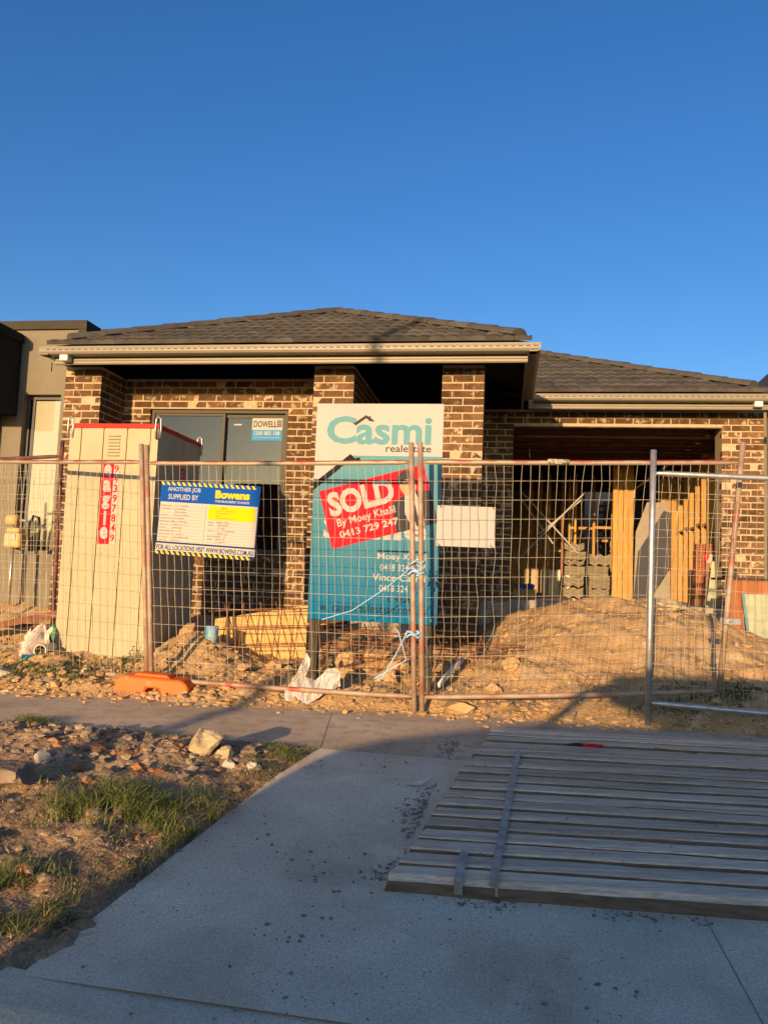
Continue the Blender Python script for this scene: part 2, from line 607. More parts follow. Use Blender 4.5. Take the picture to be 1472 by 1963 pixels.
def blades(name, mat, roots, h, w=.004, lean=.5, seed=3, droop=.4, **props):
    """grass blades: roots Nx3, h N heights; each a bent three-segment strip"""
    r = np.random.RandomState(seed)
    vs, fs = [], []
    for (x, y, z), hh in zip(roots, h):
        a = r.uniform(0, 6.28)
        l = r.uniform(.1, lean) * hh
        dx, dy = math.cos(a) * l, math.sin(a) * l
        b = r.uniform(0, 6.28)
        wx, wy = math.cos(b) * w * r.uniform(.6, 1.4), math.sin(b) * w
        o = len(vs)
        for k, t in enumerate((0, .45, .8)):
            q = t * t
            zz = z + hh * (t - droop * q * .5)
            ww = 1 - .45 * t
            vs += [(x + dx * q - wx * ww, y + dy * q - wy * ww, zz), (x + dx * q + wx * ww, y + dy * q + wy * ww, zz)]
        vs.append((x + dx * 1.25, y + dy * 1.25, z + hh * (1 - droop * .6)))
        fs += [(o, o + 1, o + 3, o + 2), (o + 2, o + 3, o + 5, o + 4), (o + 4, o + 5, o + 6)]
    me = bpy.data.meshes.new(name)
    me.from_pydata(vs, [], fs)
    me.materials.append(mat)
    return link(name, me, None, **props)


# ------------------------------------------------------------------ the ground
def gz(y):
    """level of the paved surfaces: flat path, then the crossover falling to the road"""
    if y > 5.5:
        return 0.
    if y > 4.1:
        return -(5.5 - y) * .03
    if y > 1.9:
        return -.042 - (4.1 - y) * .09
    return -.24 - min(1., (1.9 - y) / .4) * .11


def yfar(x):
    return 5.90 - .09 * x


def ynear(x):
    return 4.70 - .17 * (x + .31)


def drive_left(y):
    return -1.0 + (y - 2.4) * (.69 / 2.36)


def sst(a, b, x):
    t = min(1., max(0., (x - a) / (b - a)))
    return t * t * (3 - 2 * t)


def gauss(x, y, cx, cy, sx, sy):
    return math.exp(-((x - cx) / sx) ** 2 - ((y - cy) / sy) ** 2)


def site_z(x, y):
    s = y - yfar(x) + .09 * fbm(x * 1.3, 3.3, 0, 3)
    if s < -.45:
        return -.06
    h = -.05 + .10 * sst(-.35, .25, s) + .085 * max(0., s)
    h = min(h, .50) + .12 * sst(7.6, 8.4, y) * (1 - sst(-.4, .6, x))
    q2 = ((x - 2.45) / (1.30 if x < 2.45 else 1.75)) ** 2 + ((y - 8.25) / 1.5) ** 2
    mound = .56 * math.exp(-q2 ** 1.35) * (1 + .10 * fbm(x * 2.3, y * 2.3, 13, 3))
    mound += .10 * gauss(x, y, 1.2, 7.1, .5, .45)
    pile = .27 * gauss(x, y, -1.68, 7.2, .36, .40) + .04 * gauss(x, y, -.75, 6.75, .5, .35) + .28 * gauss(x, y, -4.0, 8.1, .9, .28) + .12 * gauss(x, y, .1, 7.3, .6, .4)
    pit = -.20 * gauss(x, y, .75, 8.0, .5, .55) - .55 * gauss(x, y, -4.3, 9.3, 1.2, .8)
    left = .12 * gauss(x, y, -3.3, 7.0, 1.2, .5)
    right = .10 * gauss(x, y, 3.0, 6.0, 1.0, .5)
    k = sst(-.3, .3, s)
    rough = k * (.055 * fbm(x * 1.7, y * 1.7, 1, 4) + (.034 if mound < .25 else .022) * fbm(x * 6, y * 6, 2, 4))
    rough += k * (.018 if mound < .3 else .009) * abs(fbm(x * 19, y * 19, 3, 2))
    return h + k * (mound + pile + pit + left + right) + rough


def verge_z(x, y):
    e = drive_left(y) - x
    n = ynear(x) - y
    d = min(e, n)
    k = sst(-.02, .45, d)
    base = gz(y) - .035 + .045 * sst(-.05, .12, d) + .025 * k
    base += k * (.045 * fbm(x * 1.6, y * 1.6, 5, 4) + .042 * fbm(x * 6, y * 6, 6, 4)) + .016 * abs(fbm(x * 20, y * 20, 7, 2)) * sst(-.05, .2, d)
    base += .035 * gauss(x, y, -1.9, 4.6, .5, .3)
    if d < 0:
        base = gz(y) - .004 + .018 * fbm(x * 7, y * 7, 9, 4) + .012 * fbm(x * 24, y * 24, 4, 2) + d * .30
    elif d < .1:
        t = d / .1
        base = base * t + (1 - t) * (gz(y) - .004 + .018 * fbm(x * 7, y * 7, 9, 4) + .012 * fbm(x * 24, y * 24, 4, 2))
    return base


def grid(name, xs, ys, zf, mat, keep=None, kind='structure'):
    vs = [(x, y, zf(x, y)) for y in ys for x in xs]
    nx = len(xs)
    fs = []
    for j in range(len(ys) - 1):
        for i in range(nx - 1):
            if keep and not keep((xs[i] + xs[i + 1]) / 2, (ys[j] + ys[j + 1]) / 2):
                continue
            fs.append((j * nx + i, j * nx + i + 1, (j + 1) * nx + i + 1, (j + 1) * nx + i))
    me = bpy.data.meshes.new(name)
    me.from_pydata(vs, [], fs)
    me.materials.append(mat)
    me.polygons.foreach_set('use_smooth', [True] * len(fs))
    return link(name, me, None, kind=kind)


def ar(a, b, s):
    return np.arange(a, b + s * .5, s).tolist()


link('ground', MB().add([(-400, -400, -.75), (400, -400, -.75), (400, 900, -.75), (-400, 900, -.75)], [(0, 1, 2, 3)]).mesh('ground', m_ground, recalc=False), None, kind='structure')
xs = [-40, -25, -15, -10, -7.5, -6, -5] + ar(-4.4, 4.6, .03) + [5.2, 6, 7.5, 10, 15, 25, 40]
ys = ar(5.15, 8.8, .03) + ar(8.9, 12.5, .12) + [14, 18, 24, 32, 45]
grid('site_soil', xs, ys, site_z, m_soil)
xs = [-40, -25, -15, -10, -7, -5] + ar(-3.6, .12, .025)
ys = ar(2.36, 5.9, .025)
grid('verge_soil', xs, ys, verge_z, m_verge, keep=lambda x, y: drive_left(y) - x > -.22 and ynear(x) - y > -.30)

# footpath: two slabs with a joint
for xa, xb, nm in ((-40, -3.108, 'footpath'), (-3.105, -.322, 'footpath'), (-.317, 12, 'footpath')):
    mb = MB()
    n = 14
    for i in range(n + 1):
        x = xa + (xb - xa) * i / n
        ya, yb = ynear(x), yfar(x) + .5
        for y in (ya, 5.5 if yb > 5.5 > ya else (ya + yb) / 2, yb):
            mb.v.append((x, y, gz(y) + .0))
    for i in range(n):
        for k in range(2):
            a = i * 3 + k
            mb.f.append((a, a + 3, a + 4, a + 1))
            mb.mi.append(0)
    link(nm, mb.mesh(nm, m_path, recalc=False), None, kind='structure')


def kerbline(x):
    return 2.37 - .16 * (x + 1.0)


def drive_slab(lx, rx, y0, y1, nm):
    mb = MB()
    n = 26
    for i in range(n + 1):
        y = y0 + (y1 - y0) * i / n
        a, b = lx(y), rx(y)
        for k in range(7):
            x = a + (b - a) * k / 6
            y_ = max(min(y, ynear(x) - .004), kerbline(x))
            mb.v.append((x, y_, gz(y_) + .0))
    for i in range(n):
        for k in range(6):
            a = i * 7 + k
            mb.f.append((a, a + 1, a + 8, a + 7))
            mb.mi.append(0)
    link(nm, mb.mesh(nm, m_concrete, recalc=False), None, kind='structure')


jointx = lambda y: 1.118 + (y - 2.282) * .13
drive_slab(drive_left, lambda y: jointx(y) - .003, 1.9, 4.95, 'driveway')
drive_slab(lambda y: jointx(y) + .003, lambda y: 4.6, 1.9, 4.95, 'driveway')
mb = MB()
for i in range(30):
    y = 1.9 + 3.1 * i / 29
    mb.v += [(jointx(y) - .02, y, gz(y) - .0012), (jointx(y) + .02, y, gz(y) - .0012)]
for i in range(29):
    mb.add([], [])
    mb.f.append((2 * i, 2 * i + 1, 2 * i + 3, 2 * i + 2))
    mb.mi.append(0)
link('joint_filler', mb.mesh('joint_filler', m_joint, recalc=False), None, kind='structure')
for x in (-3.1065, -.3195):
    link('joint_filler', MB().add([(x - .02, ynear(x), gz(ynear(x)) - .003), (x + .02, ynear(x), gz(ynear(x)) - .003), (x + .02, 5.5, -.003), (x - .02, 5.5, -.003), (x + .02, 6.3, -.003), (x - .02, 6.3, -.003)], [(0, 1, 2, 3), (3, 2, 4, 5)]).mesh('joint_filler', m_joint, recalc=False), None, kind='structure')

# kerb along the road, dropping into the crossover at its right end
mb = MB()
prof = []
segs = [(-40, 0), (-6, 0), (-1.62, 0), (-1.45, .02), (-1.2, .3), (-1.02, .7), (-1.01, .7), (-.75, 1), (-.4, 1), (0, 1), (1, 1), (2.2, 1)]
for x, t in segs:
    yb = kerbline(x)
    yb = min(yb, 3.2)
    top = -.178 * (1 - t) + t * (gz(yb) - .004)
    prof.append([(x, yb + .03, top - .002), (x, yb - .14, top - .008), (x, yb - .2, top - .03 - .03 * (1 - t)), (x, yb - .30, -.335), (x, yb - .75, -.36), (x, yb - .76, -.5)])
for p in prof:
    mb.v += p
for i in range(len(prof) - 1):
    for k in range(5):
        a = i * 6 + k
        mb.f.append((a, a + 1, a + 7, a + 6))
        mb.mi.append(0)
link('kerb', mb.mesh('kerb', m_concrete, recalc=False), None, kind='structure')
link('road', MB().add([(-400, -7.5, -.35), (400, -7.5, -.35), (400, 1.75, -.35), (-400, 1.75, -.35)], [(0, 1, 2, 3)]).mesh('road', m_road, recalc=False), None, kind='structure')

# ------------------------------------------------------------------ the house under construction (local axes: x along the front, y into the lot)
PSI = R(9.125)
HO = Vector((.593, 8.527, 0))
HX = Vector((math.cos(PSI), -math.sin(PSI), 0))
HY = Vector((math.sin(PSI), math.cos(PSI), 0))


def hw(a, b, z):
    return HO + HX * a + HY * b + Vector((0, 0, z))


house = thing('brick_house', 'unfinished brown brick house with dark tiled hip roof and open garage', 'house', HO, -PSI)
SLAB = .775
VGG = 2.236
bx('slab', house, -4.46, .80, .72, 12.0, .30, SLAB, m_slab, bevel=.01)
bx('slab', house, .803, 3.95, VGG - .03, 12.0, .30, SLAB, m_slab, bevel=.01)
bx('porch_slab', house, -1.0, -.01, .2, .718, .30, SLAB - .04, m_slab)

BR = []            # every brick: (x0,x1,y0,y1,z0,z1,priority,parent)
CH = .086


def course_row(z, parts, horiz, fixed, depth, prio, par):
    """parts: list of (a0,a1) along the wall"""
    for a0, a1 in parts:
        if a1 - a0 < .03:
            continue
        if horiz:
            BR.append((a0, a1, fixed, fixed + depth, z, z + .071, prio, par))
        else:
            BR.append((fixed, fixed + depth, a0, a1, z, z + .071, prio, par))


def run_bricks(a, b, odd, first=None):
    """split a run into bricks of 230 with 10 joints; odd courses start with a half brick"""
    out = []
    x = a
    if first is not None:
        l = first
    else:
        l = .11 if odd else .23
    while x < b - .005:
        e = min(x + l, b)
        if b - e < .05:
            e = b
        out.append((x, e))
        x = e + .014
        l = .23
    return out


def pier(x0, x1, y0, y1, z0, z1, prio_f, name='pier', cut=None):
    """free-standing brick pier; bricks real, bonded round the corners"""
    core = bx(name, house, x0 + .002, x1 - .002, y0 + .002, y1 - .002, z0, z1, m_mortar)
    z, i = z0, 0
    while z + .076 <= z1 + .001:
        odd = i % 2
        p = prio_f(z)
        if not odd:
            course_row(z, run_bricks(x0, x1, 0), True, y0, .11, p, core)
            course_row(z, run_bricks(y0 + .12, y1, 0), False, x1 - .11, .11, p + 50, core)
            course_row(z, run_bricks(y0 + .12, y1, 0), False, x0, .11, 900, core)
        else:
            w = x1 - x0
            course_row(z, run_bricks(x0 + .12, x1 - .12, 0), True, y0, .11, p, core)
            BR.append((x0, x0 + .11, y0, min(y0 + .23, y1), z, z + .071, p, core))
            BR.append((x1 - .11, x1, y0, min(y0 + .23, y1), z, z + .071, p, core))
            course_row(z, run_bricks(y0 + .24, y1, 0), False, x1 - .11, .11, p + 50, core)
            course_row(z, run_bricks(y0 + .24, y1, 0), False, x0, .11, 900, core)
        z += CH
        i += 1
    return core


def wall_x(x0, x1, y0, z0, z1, openings, prio, name='wall', thick=.11):
    """wall along the front; openings (a0,a1,z0,z1)"""
    mb = MB()
    # mortar body as boxes round the openings
    cutx = sorted({x0, x1} | {o[0] for o in openings} | {o[1] for o in openings})
    for a, b in zip(cutx, cutx[1:]):
        mid = (a + b) / 2
        zz = z0
        for o in sorted([o for o in openings if o[0] <= mid <= o[1]], key=lambda o: o[2]):
            if o[2] > zz:
                mb.box(a, b, y0 + .002, y0 + thick - .002, zz, o[2])
            zz = o[3]
        if zz < z1:
            mb.box(a, b, y0 + .002, y0 + thick - .002, zz, z1)
    core = link(name, mb.mesh(name, m_mortar), house)
    z, i = z0, 0
    while z + .076 <= z1 + .02:
        runs = [(x0, x1)]
        for o in openings:
            if o[2] - .03 < z + .04 < o[3] + .0:
                nr = []
                for a, b in runs:
                    if o[0] > a:
                        nr.append((a, min(b, o[0])))
                    if o[1] < b:
                        nr.append((max(a, o[1]), b))
                runs = [r for r in nr if r[1] - r[0] > .02]
        for a, b in runs:
            for c in run_bricks(a, b, i % 2):
                BR.append((c[0], c[1], y0, y0 + thick, z, z + .071, prio((c[0] + c[1]) / 2, z), core))
        z += CH
        i += 1
    return core


def wall_y(x0, y0, y1, z0, z1, prio, name='wall', thick=.11):
    core = bx(name, house, x0 + .002, x0 + thick - .002, y0, y1, z0, z1, m_mortar)
    z, i = z0, 0
    while z + .076 <= z1 + .02:
        for c in run_bricks(y0, y1, i % 2):
            BR.append((x0, x0 + thick, c[0], c[1], z, z + .071, prio(0, z), core))
        z += CH
        i += 1
    return core


ZB = SLAB - .06 - 4 * CH
ZT = 3.40
pier(0, .47, 0, .35, ZB, ZT, lambda z: 1 if z > 1.5 else 9)
pier(-1.476, -1.006, 0, .35, ZB, ZT, lambda z: 1 if z > 2.4 else 12, 'pier')
pier(-4.575, -4.105, 0, .35, ZB, ZT, lambda z: 1 if z > 2.1 else 300)
WX0, WX1, WZ0, WZ1 = -3.74, -1.93, 1.19, 3.02
VW = .58
wall_x(-4.575, -1.2, VW, ZB, ZT, [(WX0, WX1, WZ0, WZ1)],
       lambda x, z: 2 if (z > 2.9 and z < 3.3) else (3 if x > WX1 else (4 if x < WX0 and z > 2.2 else (15 if z > 3.2 else 20))))
wall_y(-4.575, .35, VW, ZB, ZT, lambda x, z: 400)
wall_y(-4.215, .36, VW - .005, ZB, ZT, lambda x, z: 8 if z > 2.2 else 400)      # inner return of the left pier
wall_y(-1.116, .36, 2.23, ZB, ZT, lambda x, z: 60 if z > 2.2 else 400)        # side of the entry
VG = 2.236
GX0, GX1 = .813, 3.548
GZ1 = 3.17
wall_x(-1.0, 4.07, VG, ZB + 3 * CH, ZT, [(GX0, GX1, 0, GZ1), (-.75, .2, SLAB, 2.9)],
       lambda x, z: 2 if x > GX1 else (3 if (z > 3.1 and z < 3.2 and x > GX0) else (10 if .4 < x < GX0 else 70)))
bx('pier_return', house, GX1, 4.064, VG + .112, VG + .35, ZB + .08, ZT, m_mortar)
# garage side, back and left walls
wall_y(3.962, VG + .35, 12, ZB, ZT, lambda x, z: 500, thick=.108)
wall_y(-4.575, VW + .12, 12, ZB, ZT, lambda x, z: 500)
bx('rear_wall', house, -4.46, 2.7, 11.8, 11.9, SLAB, ZT, m_mortar)
bx('lintel', house, GX0 - .1, GX1 + .1, VG + .004, VG + .1, GZ1 - .012, GZ1 - .002, m_steel)
bx('lintel', house, WX0 - .1, WX1 + .1, VW + .004, VW + .1, WZ1 - .006, WZ1 + .002, m_steel)
bx('inner_wall', house, -4.45, -1.12, 4.5, 4.52, SLAB, ZT, m_truss)

# brick meshes: three chipped variants shared by all
BV = []
for k in range(3):
    rnd = random.Random(k)
    mb = MB().box(-.5, .5, -.5, .5, -.5, .5)
    bm = bmesh.new()
    me = mb.mesh('brick', m_brick)
    bm.from_mesh(me)
    bmesh.ops.bevel(bm, geom=[e for e in bm.edges if min(v.co.y for v in e.verts) < -.4 or abs(e.verts[0].co.x) > .4], offset=.014, segments=1, affect='EDGES')
    for v in bm.verts:
        v.co.x += rnd.uniform(-.006, .006)
        v.co.z += rnd.uniform(-.02, .02)
        v.co.y += rnd.uniform(-.012, .012)
    bm.to_mesh(me)
    bm.free()
    BV.append(me)
BR.sort(key=lambda b: b[6])
for k, b in enumerate(BR[:300]):
    sx, sy, sz = b[1] - b[0], b[3] - b[2], b[5] - b[4]
    me = BV[k % 3]
    o = link('brick', me, b[7], ((b[0] + b[1]) / 2 + random.uniform(-.0015, .0015), (b[2] + b[3]) / 2 + random.uniform(-.003, .002), (b[4] + b[5]) / 2 + random.uniform(-.001, .001)), None,
             (sx, sy, sz))
# the rest of the brickwork as one mesh, brick colour from a per-brick attribute
mb = MB()
for b in BR[300:]:
    j = random.uniform(-.003, .002)
    mb.box(b[0], b[1], b[2] + j, b[3], b[4], b[5])
me = mb.mesh('brickwork', m_brick, recalc=False)
link('brickwork', me, house, kind='stuff')

# ---- window
win = bx('window', house, WX0 + .01, WX1 - .01, VW + .055, VW + .075, WZ0 + .01, WZ0 + .03, m_frame)
XM = -2.78


def win_frame(x0, x1, z0, z1, y, w, d, nm='frame'):
    mb = MB()
    mb.box(x0, x0 + w, y, y + d, z0, z1)
    mb.box(x1 - w, x1, y, y + d, z0, z1)
    mb.box(x0 + w, x1 - w, y + .001, y + d - .001, z1 - w, z1)
    mb.box(x0 + w, x1 - w, y + .001, y + d - .001, z0, z0 + w)
    return link(nm, mb.mesh(nm, m_frame), win)


win_frame(WX0 + .012, WX1 - .012, WZ0 + .012, WZ1 - .012, VW + .03, .035, .09)
win_frame(WX0 + .05, XM + .02, WZ0 + .05, WZ1 - .05, VW + .05, .03, .035, 'sash')
win_frame(XM - .02, WX1 - .05, WZ0 + .05, WZ1 - .05, VW + .088, .045, .03, 'sash')
bx('pane', win, WX0 + .08, XM - .011, VW + .066, VW + .070, WZ0 + .08, WZ1 - .08, m_glass)
bx('pane', win, XM + .026, WX1 - .096, VW + .102, VW + .106, WZ0 + .096, WZ1 - .096, m_glass)
bx('sill', house, WX0 - .02, WX1 + .02, VW - .02, VW + .028, WZ0 - .066, WZ0 + .004, m_brick)
st = bx('window_sticker', win, -2.42, -2.02, VW + .0965, VW + .0985, 2.64, 2.93, p_white)
ST_Y = VW + .0955
poly_face(st, 'blue_band', p_sky, ST_Y, rect(-2.42, -2.02, 2.64, 2.775))
lettering(st, p_dkgrey, ST_Y - .0005, ('DOWELL', -2.40, -2.10, 2.81, 2.89, .02))
poly_face(st, 'logo_grid', p_dkgrey, ST_Y - .0005, *[rect(-2.098 + i * .022, -2.081 + i * .022, 2.815 + j * .022, 2.832 + j * .022) for i in range(3) for j in range(4)])
lettering(st, p_white, ST_Y - .001, ('1300 882 188', -2.39, -2.06, 2.71, 2.76, .02), ('For all your windows & door needs', -2.39, -2.06, 2.668, 2.69, .01))
bx('glass_label', win, -2.66, -2.56, VW + .0965, VW + .0985, 2.83, 2.85, p_white)
# ---- eaves: gutter, fascia
GZT = 3.512


def gutter_profile(y):
    return [(y, GZT), (y + .004, GZT - .02), (y + .0, GZT - .03), (y + .0, GZT - .062), (y + .012, GZT - .085), (y + .04, GZT - .095), (y + .115, GZT - .095), (y + .115, GZT - .004), (y + .108, GZT - .004),
            (y + .108, GZT - .088), (y + .04, GZT - .088), (y + .018, GZT - .078), (y + .008, GZT - .06), (y + .008, GZT - .006)]


YE = -.47
link('gutter', MB().prism(gutter_profile(YE), -4.64, 1.055, 'x').mesh('gutter', m_gutter), house)
link('gutter', MB().prism(gutter_profile(VG + YE), 1.06, 4.2, 'x').mesh('gutter', m_gutter), house)
# side gutters: the same profile turned along the sides
for sx, x, y0, y1 in ((1, 1.06, YE + .001, VG + YE), (-1, -4.645, YE + .001, 3.2)):
    pr = [(x - sx * (p[0] - YE), p[1]) for p in gutter_profile(YE)]
    link('gutter', MB().prism(pr, y0, y1, 'y').mesh('gutter', m_gutter), house)
for x0, x1, y in ((-4.55, 1.02, YE), (1.1, 4.15, VG + YE)):
    mb = MB()
    x = x0
    while x < x1:
        mb.box(x, x + .042, y - .002, y + .002, GZT - .043, GZT - .035)
        x += .078
    link('overflow_slots', mb.mesh('overflow_slots', m_gdark), house, kind='stuff')


def fascia(x0, x1, y, nm='fascia'):
    pr = [(y, 3.335), (y - .006, 3.345), (y, 3.352), (y, 3.372), (y - .006, 3.378), (y, 3.384), (y, 3.412), (y + .025, 3.412), (y + .025, 3.335)]
    link(nm, MB().prism(pr, x0, x1, 'x').mesh(nm, m_gutter), house)


YF = -.33
bx('fascia_board', house, -4.55, .93, YF + .03, YF + .05, 3.40, 3.572, m_gutter)
bx('fascia_board', house, 1.0, 4.05, VG + YF + .03, VG + YF + .05, 3.40, 3.572, m_gutter)
fascia(-4.52, .93, YF)
fascia(1.0, 4.12, VG + YF)
link('fascia', MB().box(.905, .93, YF + .027, VG + YF, 3.335, 3.565).mesh('fascia', m_gutter), house)
bx('drain_outlet', house, -4.40, -4.30, YF - .11, YF - .008, 3.355, 3.43, m_whitebox, bevel=.006)
bx('drain_outlet', house, 3.83, 3.93, VG + YF - .11, VG + YF - .008, 3.355, 3.43, m_whitebox, bevel=.006)
bx('downpipe', house, 4.10, 4.18, VG - .10, VG - .01, .7, 3.40, M('downpipe_metal', (.30, .27, .19), None, rough=.5), bevel=.008)
# ---- roof
SL = .465
ZE = 3.545
YT = -.42


def roof_pt(x, y, z):
    return (x, y, z)


roof_mb = MB()
XR = 4.08
ap = (-1.79, YT + 2.83, ZE + SL * 2.83)
bodyE = VG + YT
apz = ap[2]
vj = bodyE + (apz - ZE) / SL
ZU = ZE - .012
CL, CR = (-4.52, YT + .08, ZE + .01), (.94, YT + .08, ZE + .01)
CG = (XR - .12, bodyE + .08, ZE + .01)
roof_mb.add([CL, CR, ap], [(0, 1, 2)])
roof_mb.add([CR, (.95, bodyE + .4, ZE), (-1.79, vj + .4, apz), ap], [(0, 1, 2, 3)])
roof_mb.add([CL, (-4.62, bodyE + .4, ZE), (-1.79, vj + .4, apz), ap], [(0, 3, 2, 1)])
rw = (XR + 4.62) / 2
r1 = (XR - rw, bodyE + rw, ZE + SL * rw)
r2 = (XR - rw, 12.4 - rw, ZE + SL * rw)
roof_mb.add([(-4.62, bodyE + .08, ZE + .01), CG, r1], [(0, 1, 2)])
roof_mb.add([CG, (XR - .1, 12.4, ZE), r2, r1], [(0, 1, 2, 3)])
roof_mb.add([(XR, 12.4, ZE), (-4.62, 12.4, ZE), r2], [(0, 1, 2)])
roof_mb.add([(-4.62, 12.4, ZE), (-4.62, bodyE, ZE), r1, r2], [(0, 1, 2, 3)])
roof = link('roof', roof_mb.mesh('roof', m_under, recalc=False), house)
TH = math.atan(SL)
ct, stn = math.cos(TH), math.sin(TH)
TW, TG = .30, .32


def tile_geo():
    n = 8
    mb = MB()
    L = .375
    for y in (0, L):
        for lay in (0, 1):
            for i in range(n + 1):
                x = TW * i / n * 1.02
                a = i / n
                z = .017 * abs(math.sin(2 * math.pi * a)) ** .8 + (.030 if y == 0 else .004)
                if lay:
                    z = -.006
                mb.v.append((x, y, z))
    m1 = n + 1
    for i in range(n):
        mb.f.append((i, i + 1, 2 * m1 + i + 1, 2 * m1 + i))            # top
        mb.f.append((m1 + i, i, i + 1, m1 + i + 1)[::-1])              # front lip
    mb.f.append((0, m1, 3 * m1, 2 * m1))
    mb.f.append((n, 2 * m1 + n, 3 * m1 + n, m1 + n))
    mb.mi = [0] * len(mb.f)
    return mb


TILE = tile_geo().mesh('roof_tile', m_tile, smooth=False)
SLOPE_ROT = TH
tile_i = 0


def lay_tiles(x0, x1, ye, inside, cutplanes, maxs):
    """inside(x, s): centre kept; cutplanes: list of (point, normal) in house axes, keep the side the normal points to"""
    j = 0
    s = 0.
    while s < maxs:
        i = 0
        x = x0 - TW
        while x < x1 + TW:
            cs = [(x + a * TW, ye + (s + b * .375) * ct) for a in (0, 1) for b in (0, 1)]
            ok = [all((cx - p[0]) * n[0] + (cy - p[1]) * n[1] > 0 for p, n in cutplanes) for cx, cy in cs]
            mat = Matrix.Translation((x, ye - .03 + s * ct, ZE + s * stn + .0)) @ Matrix.Rotation(TH, 4, 'X')
            if all(ok):
                o = link('roof_tile', TILE, roof, (x + random.uniform(-.003, .003), ye - .03 + s * ct, ZE + s * stn + random.uniform(0, .004)), (TH, 0, random.uniform(-.006, .006)))
            elif any(ok):
                bm = bmesh.new()
                bm.from_mesh(TILE)
                bm.transform(mat)
                for p, n in cutplanes:
                    bmesh.ops.bisect_plane(bm, geom=bm.verts[:] + bm.edges[:] + bm.faces[:], plane_co=(p[0], p[1], 0), plane_no=(n[0], n[1], 0), clear_inner=True)
                if len(bm.faces) > 2:
                    me = bpy.data.meshes.new('roof_tile')
                    bm.to_mesh(me)
                    me.materials.append(m_tile)
                    link('roof_tile', me, roof)
                bm.free()
            x += TW
        s += TG
        j += 1


q = .7071
lay_tiles(-4.62, 1.04, YT, None, [((-4.62, YT), (q, -q)), ((1.04, YT), (-q, -q)), ((.97, 0), (-1, 0)), ((-4.56, 0), (1, 0))], 3.15)
# garage slope: bounded left by the wing's eave and the valley, right by the hip
lay_tiles(1.05, XR, bodyE, None, [((1.075, 0), (1, 0)), ((XR, bodyE), (-q, -q)), ((XR - .07, 0), (-1, 0))], 3.3)


def cap_geo(L=.42, r0=.115, r1=.098):
    mb = MB()
    n = 8
    for k, (t, r) in enumerate(((0, r0), (L, r1), (0, r0 - .016))):
        for i in range(n + 1):
            a = math.pi * i / n
            mb.v.append((r * math.cos(a), t, r * .75 * math.sin(a)))
    m1 = n + 1
    for i in range(n):
        mb.f.append((i, i + 1, m1 + i + 1, m1 + i))
    mb.f.append(tuple(range(m1)))
    mb.mi = [0] * len(mb.f)
    return mb.mesh('ridge_cap', m_cap, smooth=False)


CAP = cap_geo()


def caps(a, b, step=.40, lift=.022, over=0.):
    a, b = Vector(a), Vector(b)
    d = (b - a)
    n = max(1, int(round(d.length / step)))
    dn = d.normalized()
    side = dn.cross(Vector((0, 0, 1))).normalized()
    up = side.cross(dn)
    rot = Matrix((side, dn, up)).transposed()
    for i in range(n):
        p = a + d * (i / n) + Vector((0, 0, lift + random.uniform(-.004, .004)))
        jr = Matrix.Rotation(random.uniform(-.015, .015), 3, 'Z')
        o = link('ridge_cap', CAP, roof, p)
        o.rotation_euler = (rot @ jr).to_euler()


caps((-4.42, YT + .20, ZE + SL * .20), ap)
caps((.84, YT + .20, ZE + SL * .20), ap)
caps((ap[0], ap[1] + .02, apz - .03), (-1.79, vj, apz - .03))
caps((XR - .2, bodyE + .2, ZE + SL * .2), r1)

# ---- carpentry seen under the eaves and in the garage
for k in range(10):
    x = -4.3 + k * .58
    yr = min(2.0, YT + min(x + 4.55, .9 - x))
    if yr < YF + .3:
        continue
    link('rafter', MB().prism([(YF + .06, 3.37), (YF + .06, 3.45), (yr, 3.42 + SL * (yr - YF)), (yr, 3.34 + SL * (yr - YF))], x, x + .035, 'x').mesh('rafter', m_truss), house)
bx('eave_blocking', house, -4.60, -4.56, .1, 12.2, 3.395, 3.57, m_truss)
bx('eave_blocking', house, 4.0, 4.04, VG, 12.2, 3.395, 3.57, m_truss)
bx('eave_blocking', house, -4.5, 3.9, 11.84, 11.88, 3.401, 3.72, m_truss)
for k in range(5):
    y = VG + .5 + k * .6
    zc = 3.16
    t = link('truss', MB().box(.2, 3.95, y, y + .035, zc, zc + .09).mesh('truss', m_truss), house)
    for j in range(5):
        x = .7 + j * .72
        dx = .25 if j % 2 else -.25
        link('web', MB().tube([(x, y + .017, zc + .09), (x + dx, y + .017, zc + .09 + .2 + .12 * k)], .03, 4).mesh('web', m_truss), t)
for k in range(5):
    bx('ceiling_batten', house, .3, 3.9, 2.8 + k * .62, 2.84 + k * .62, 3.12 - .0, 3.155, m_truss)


def stud(x0, x1, y0, y1, z0=SLAB, z1=3.14, nm='stud', m=m_pine):
    return bx(nm, house, x0, x1, y0, y1, z0, z1, m)


# right garage wall frame
for k in range(8):
    y = 4.15 + k * .42
    s_ = stud(3.84, 3.955, y, y + .04)
for k in range(7):
    y = 4.195 + k * .42
    bx('nogging', house, 3.85, 3.945, y, y + .372, 2.02 - .0 + (.03 if k % 2 else 0), 2.06 + (.03 if k % 2 else 0), m_pine)
bx('plate', house, 3.842, 3.953, 4.1, 7.3, 3.142, 3.18, m_pine)
# rear frame of the garage, end of the inner wall: four studs nailed together
for k in range(4):
    stud(2.56 + k * .088, 2.56 + k * .088 + .080, 5.3 + (0, .02, .006, .03)[k], 5.42)
for k in range(3):
    stud(3.46 + k * .094, 3.46 + k * .094 + .084, 5.9 + (.0, .03, .012)[k], 6.02)
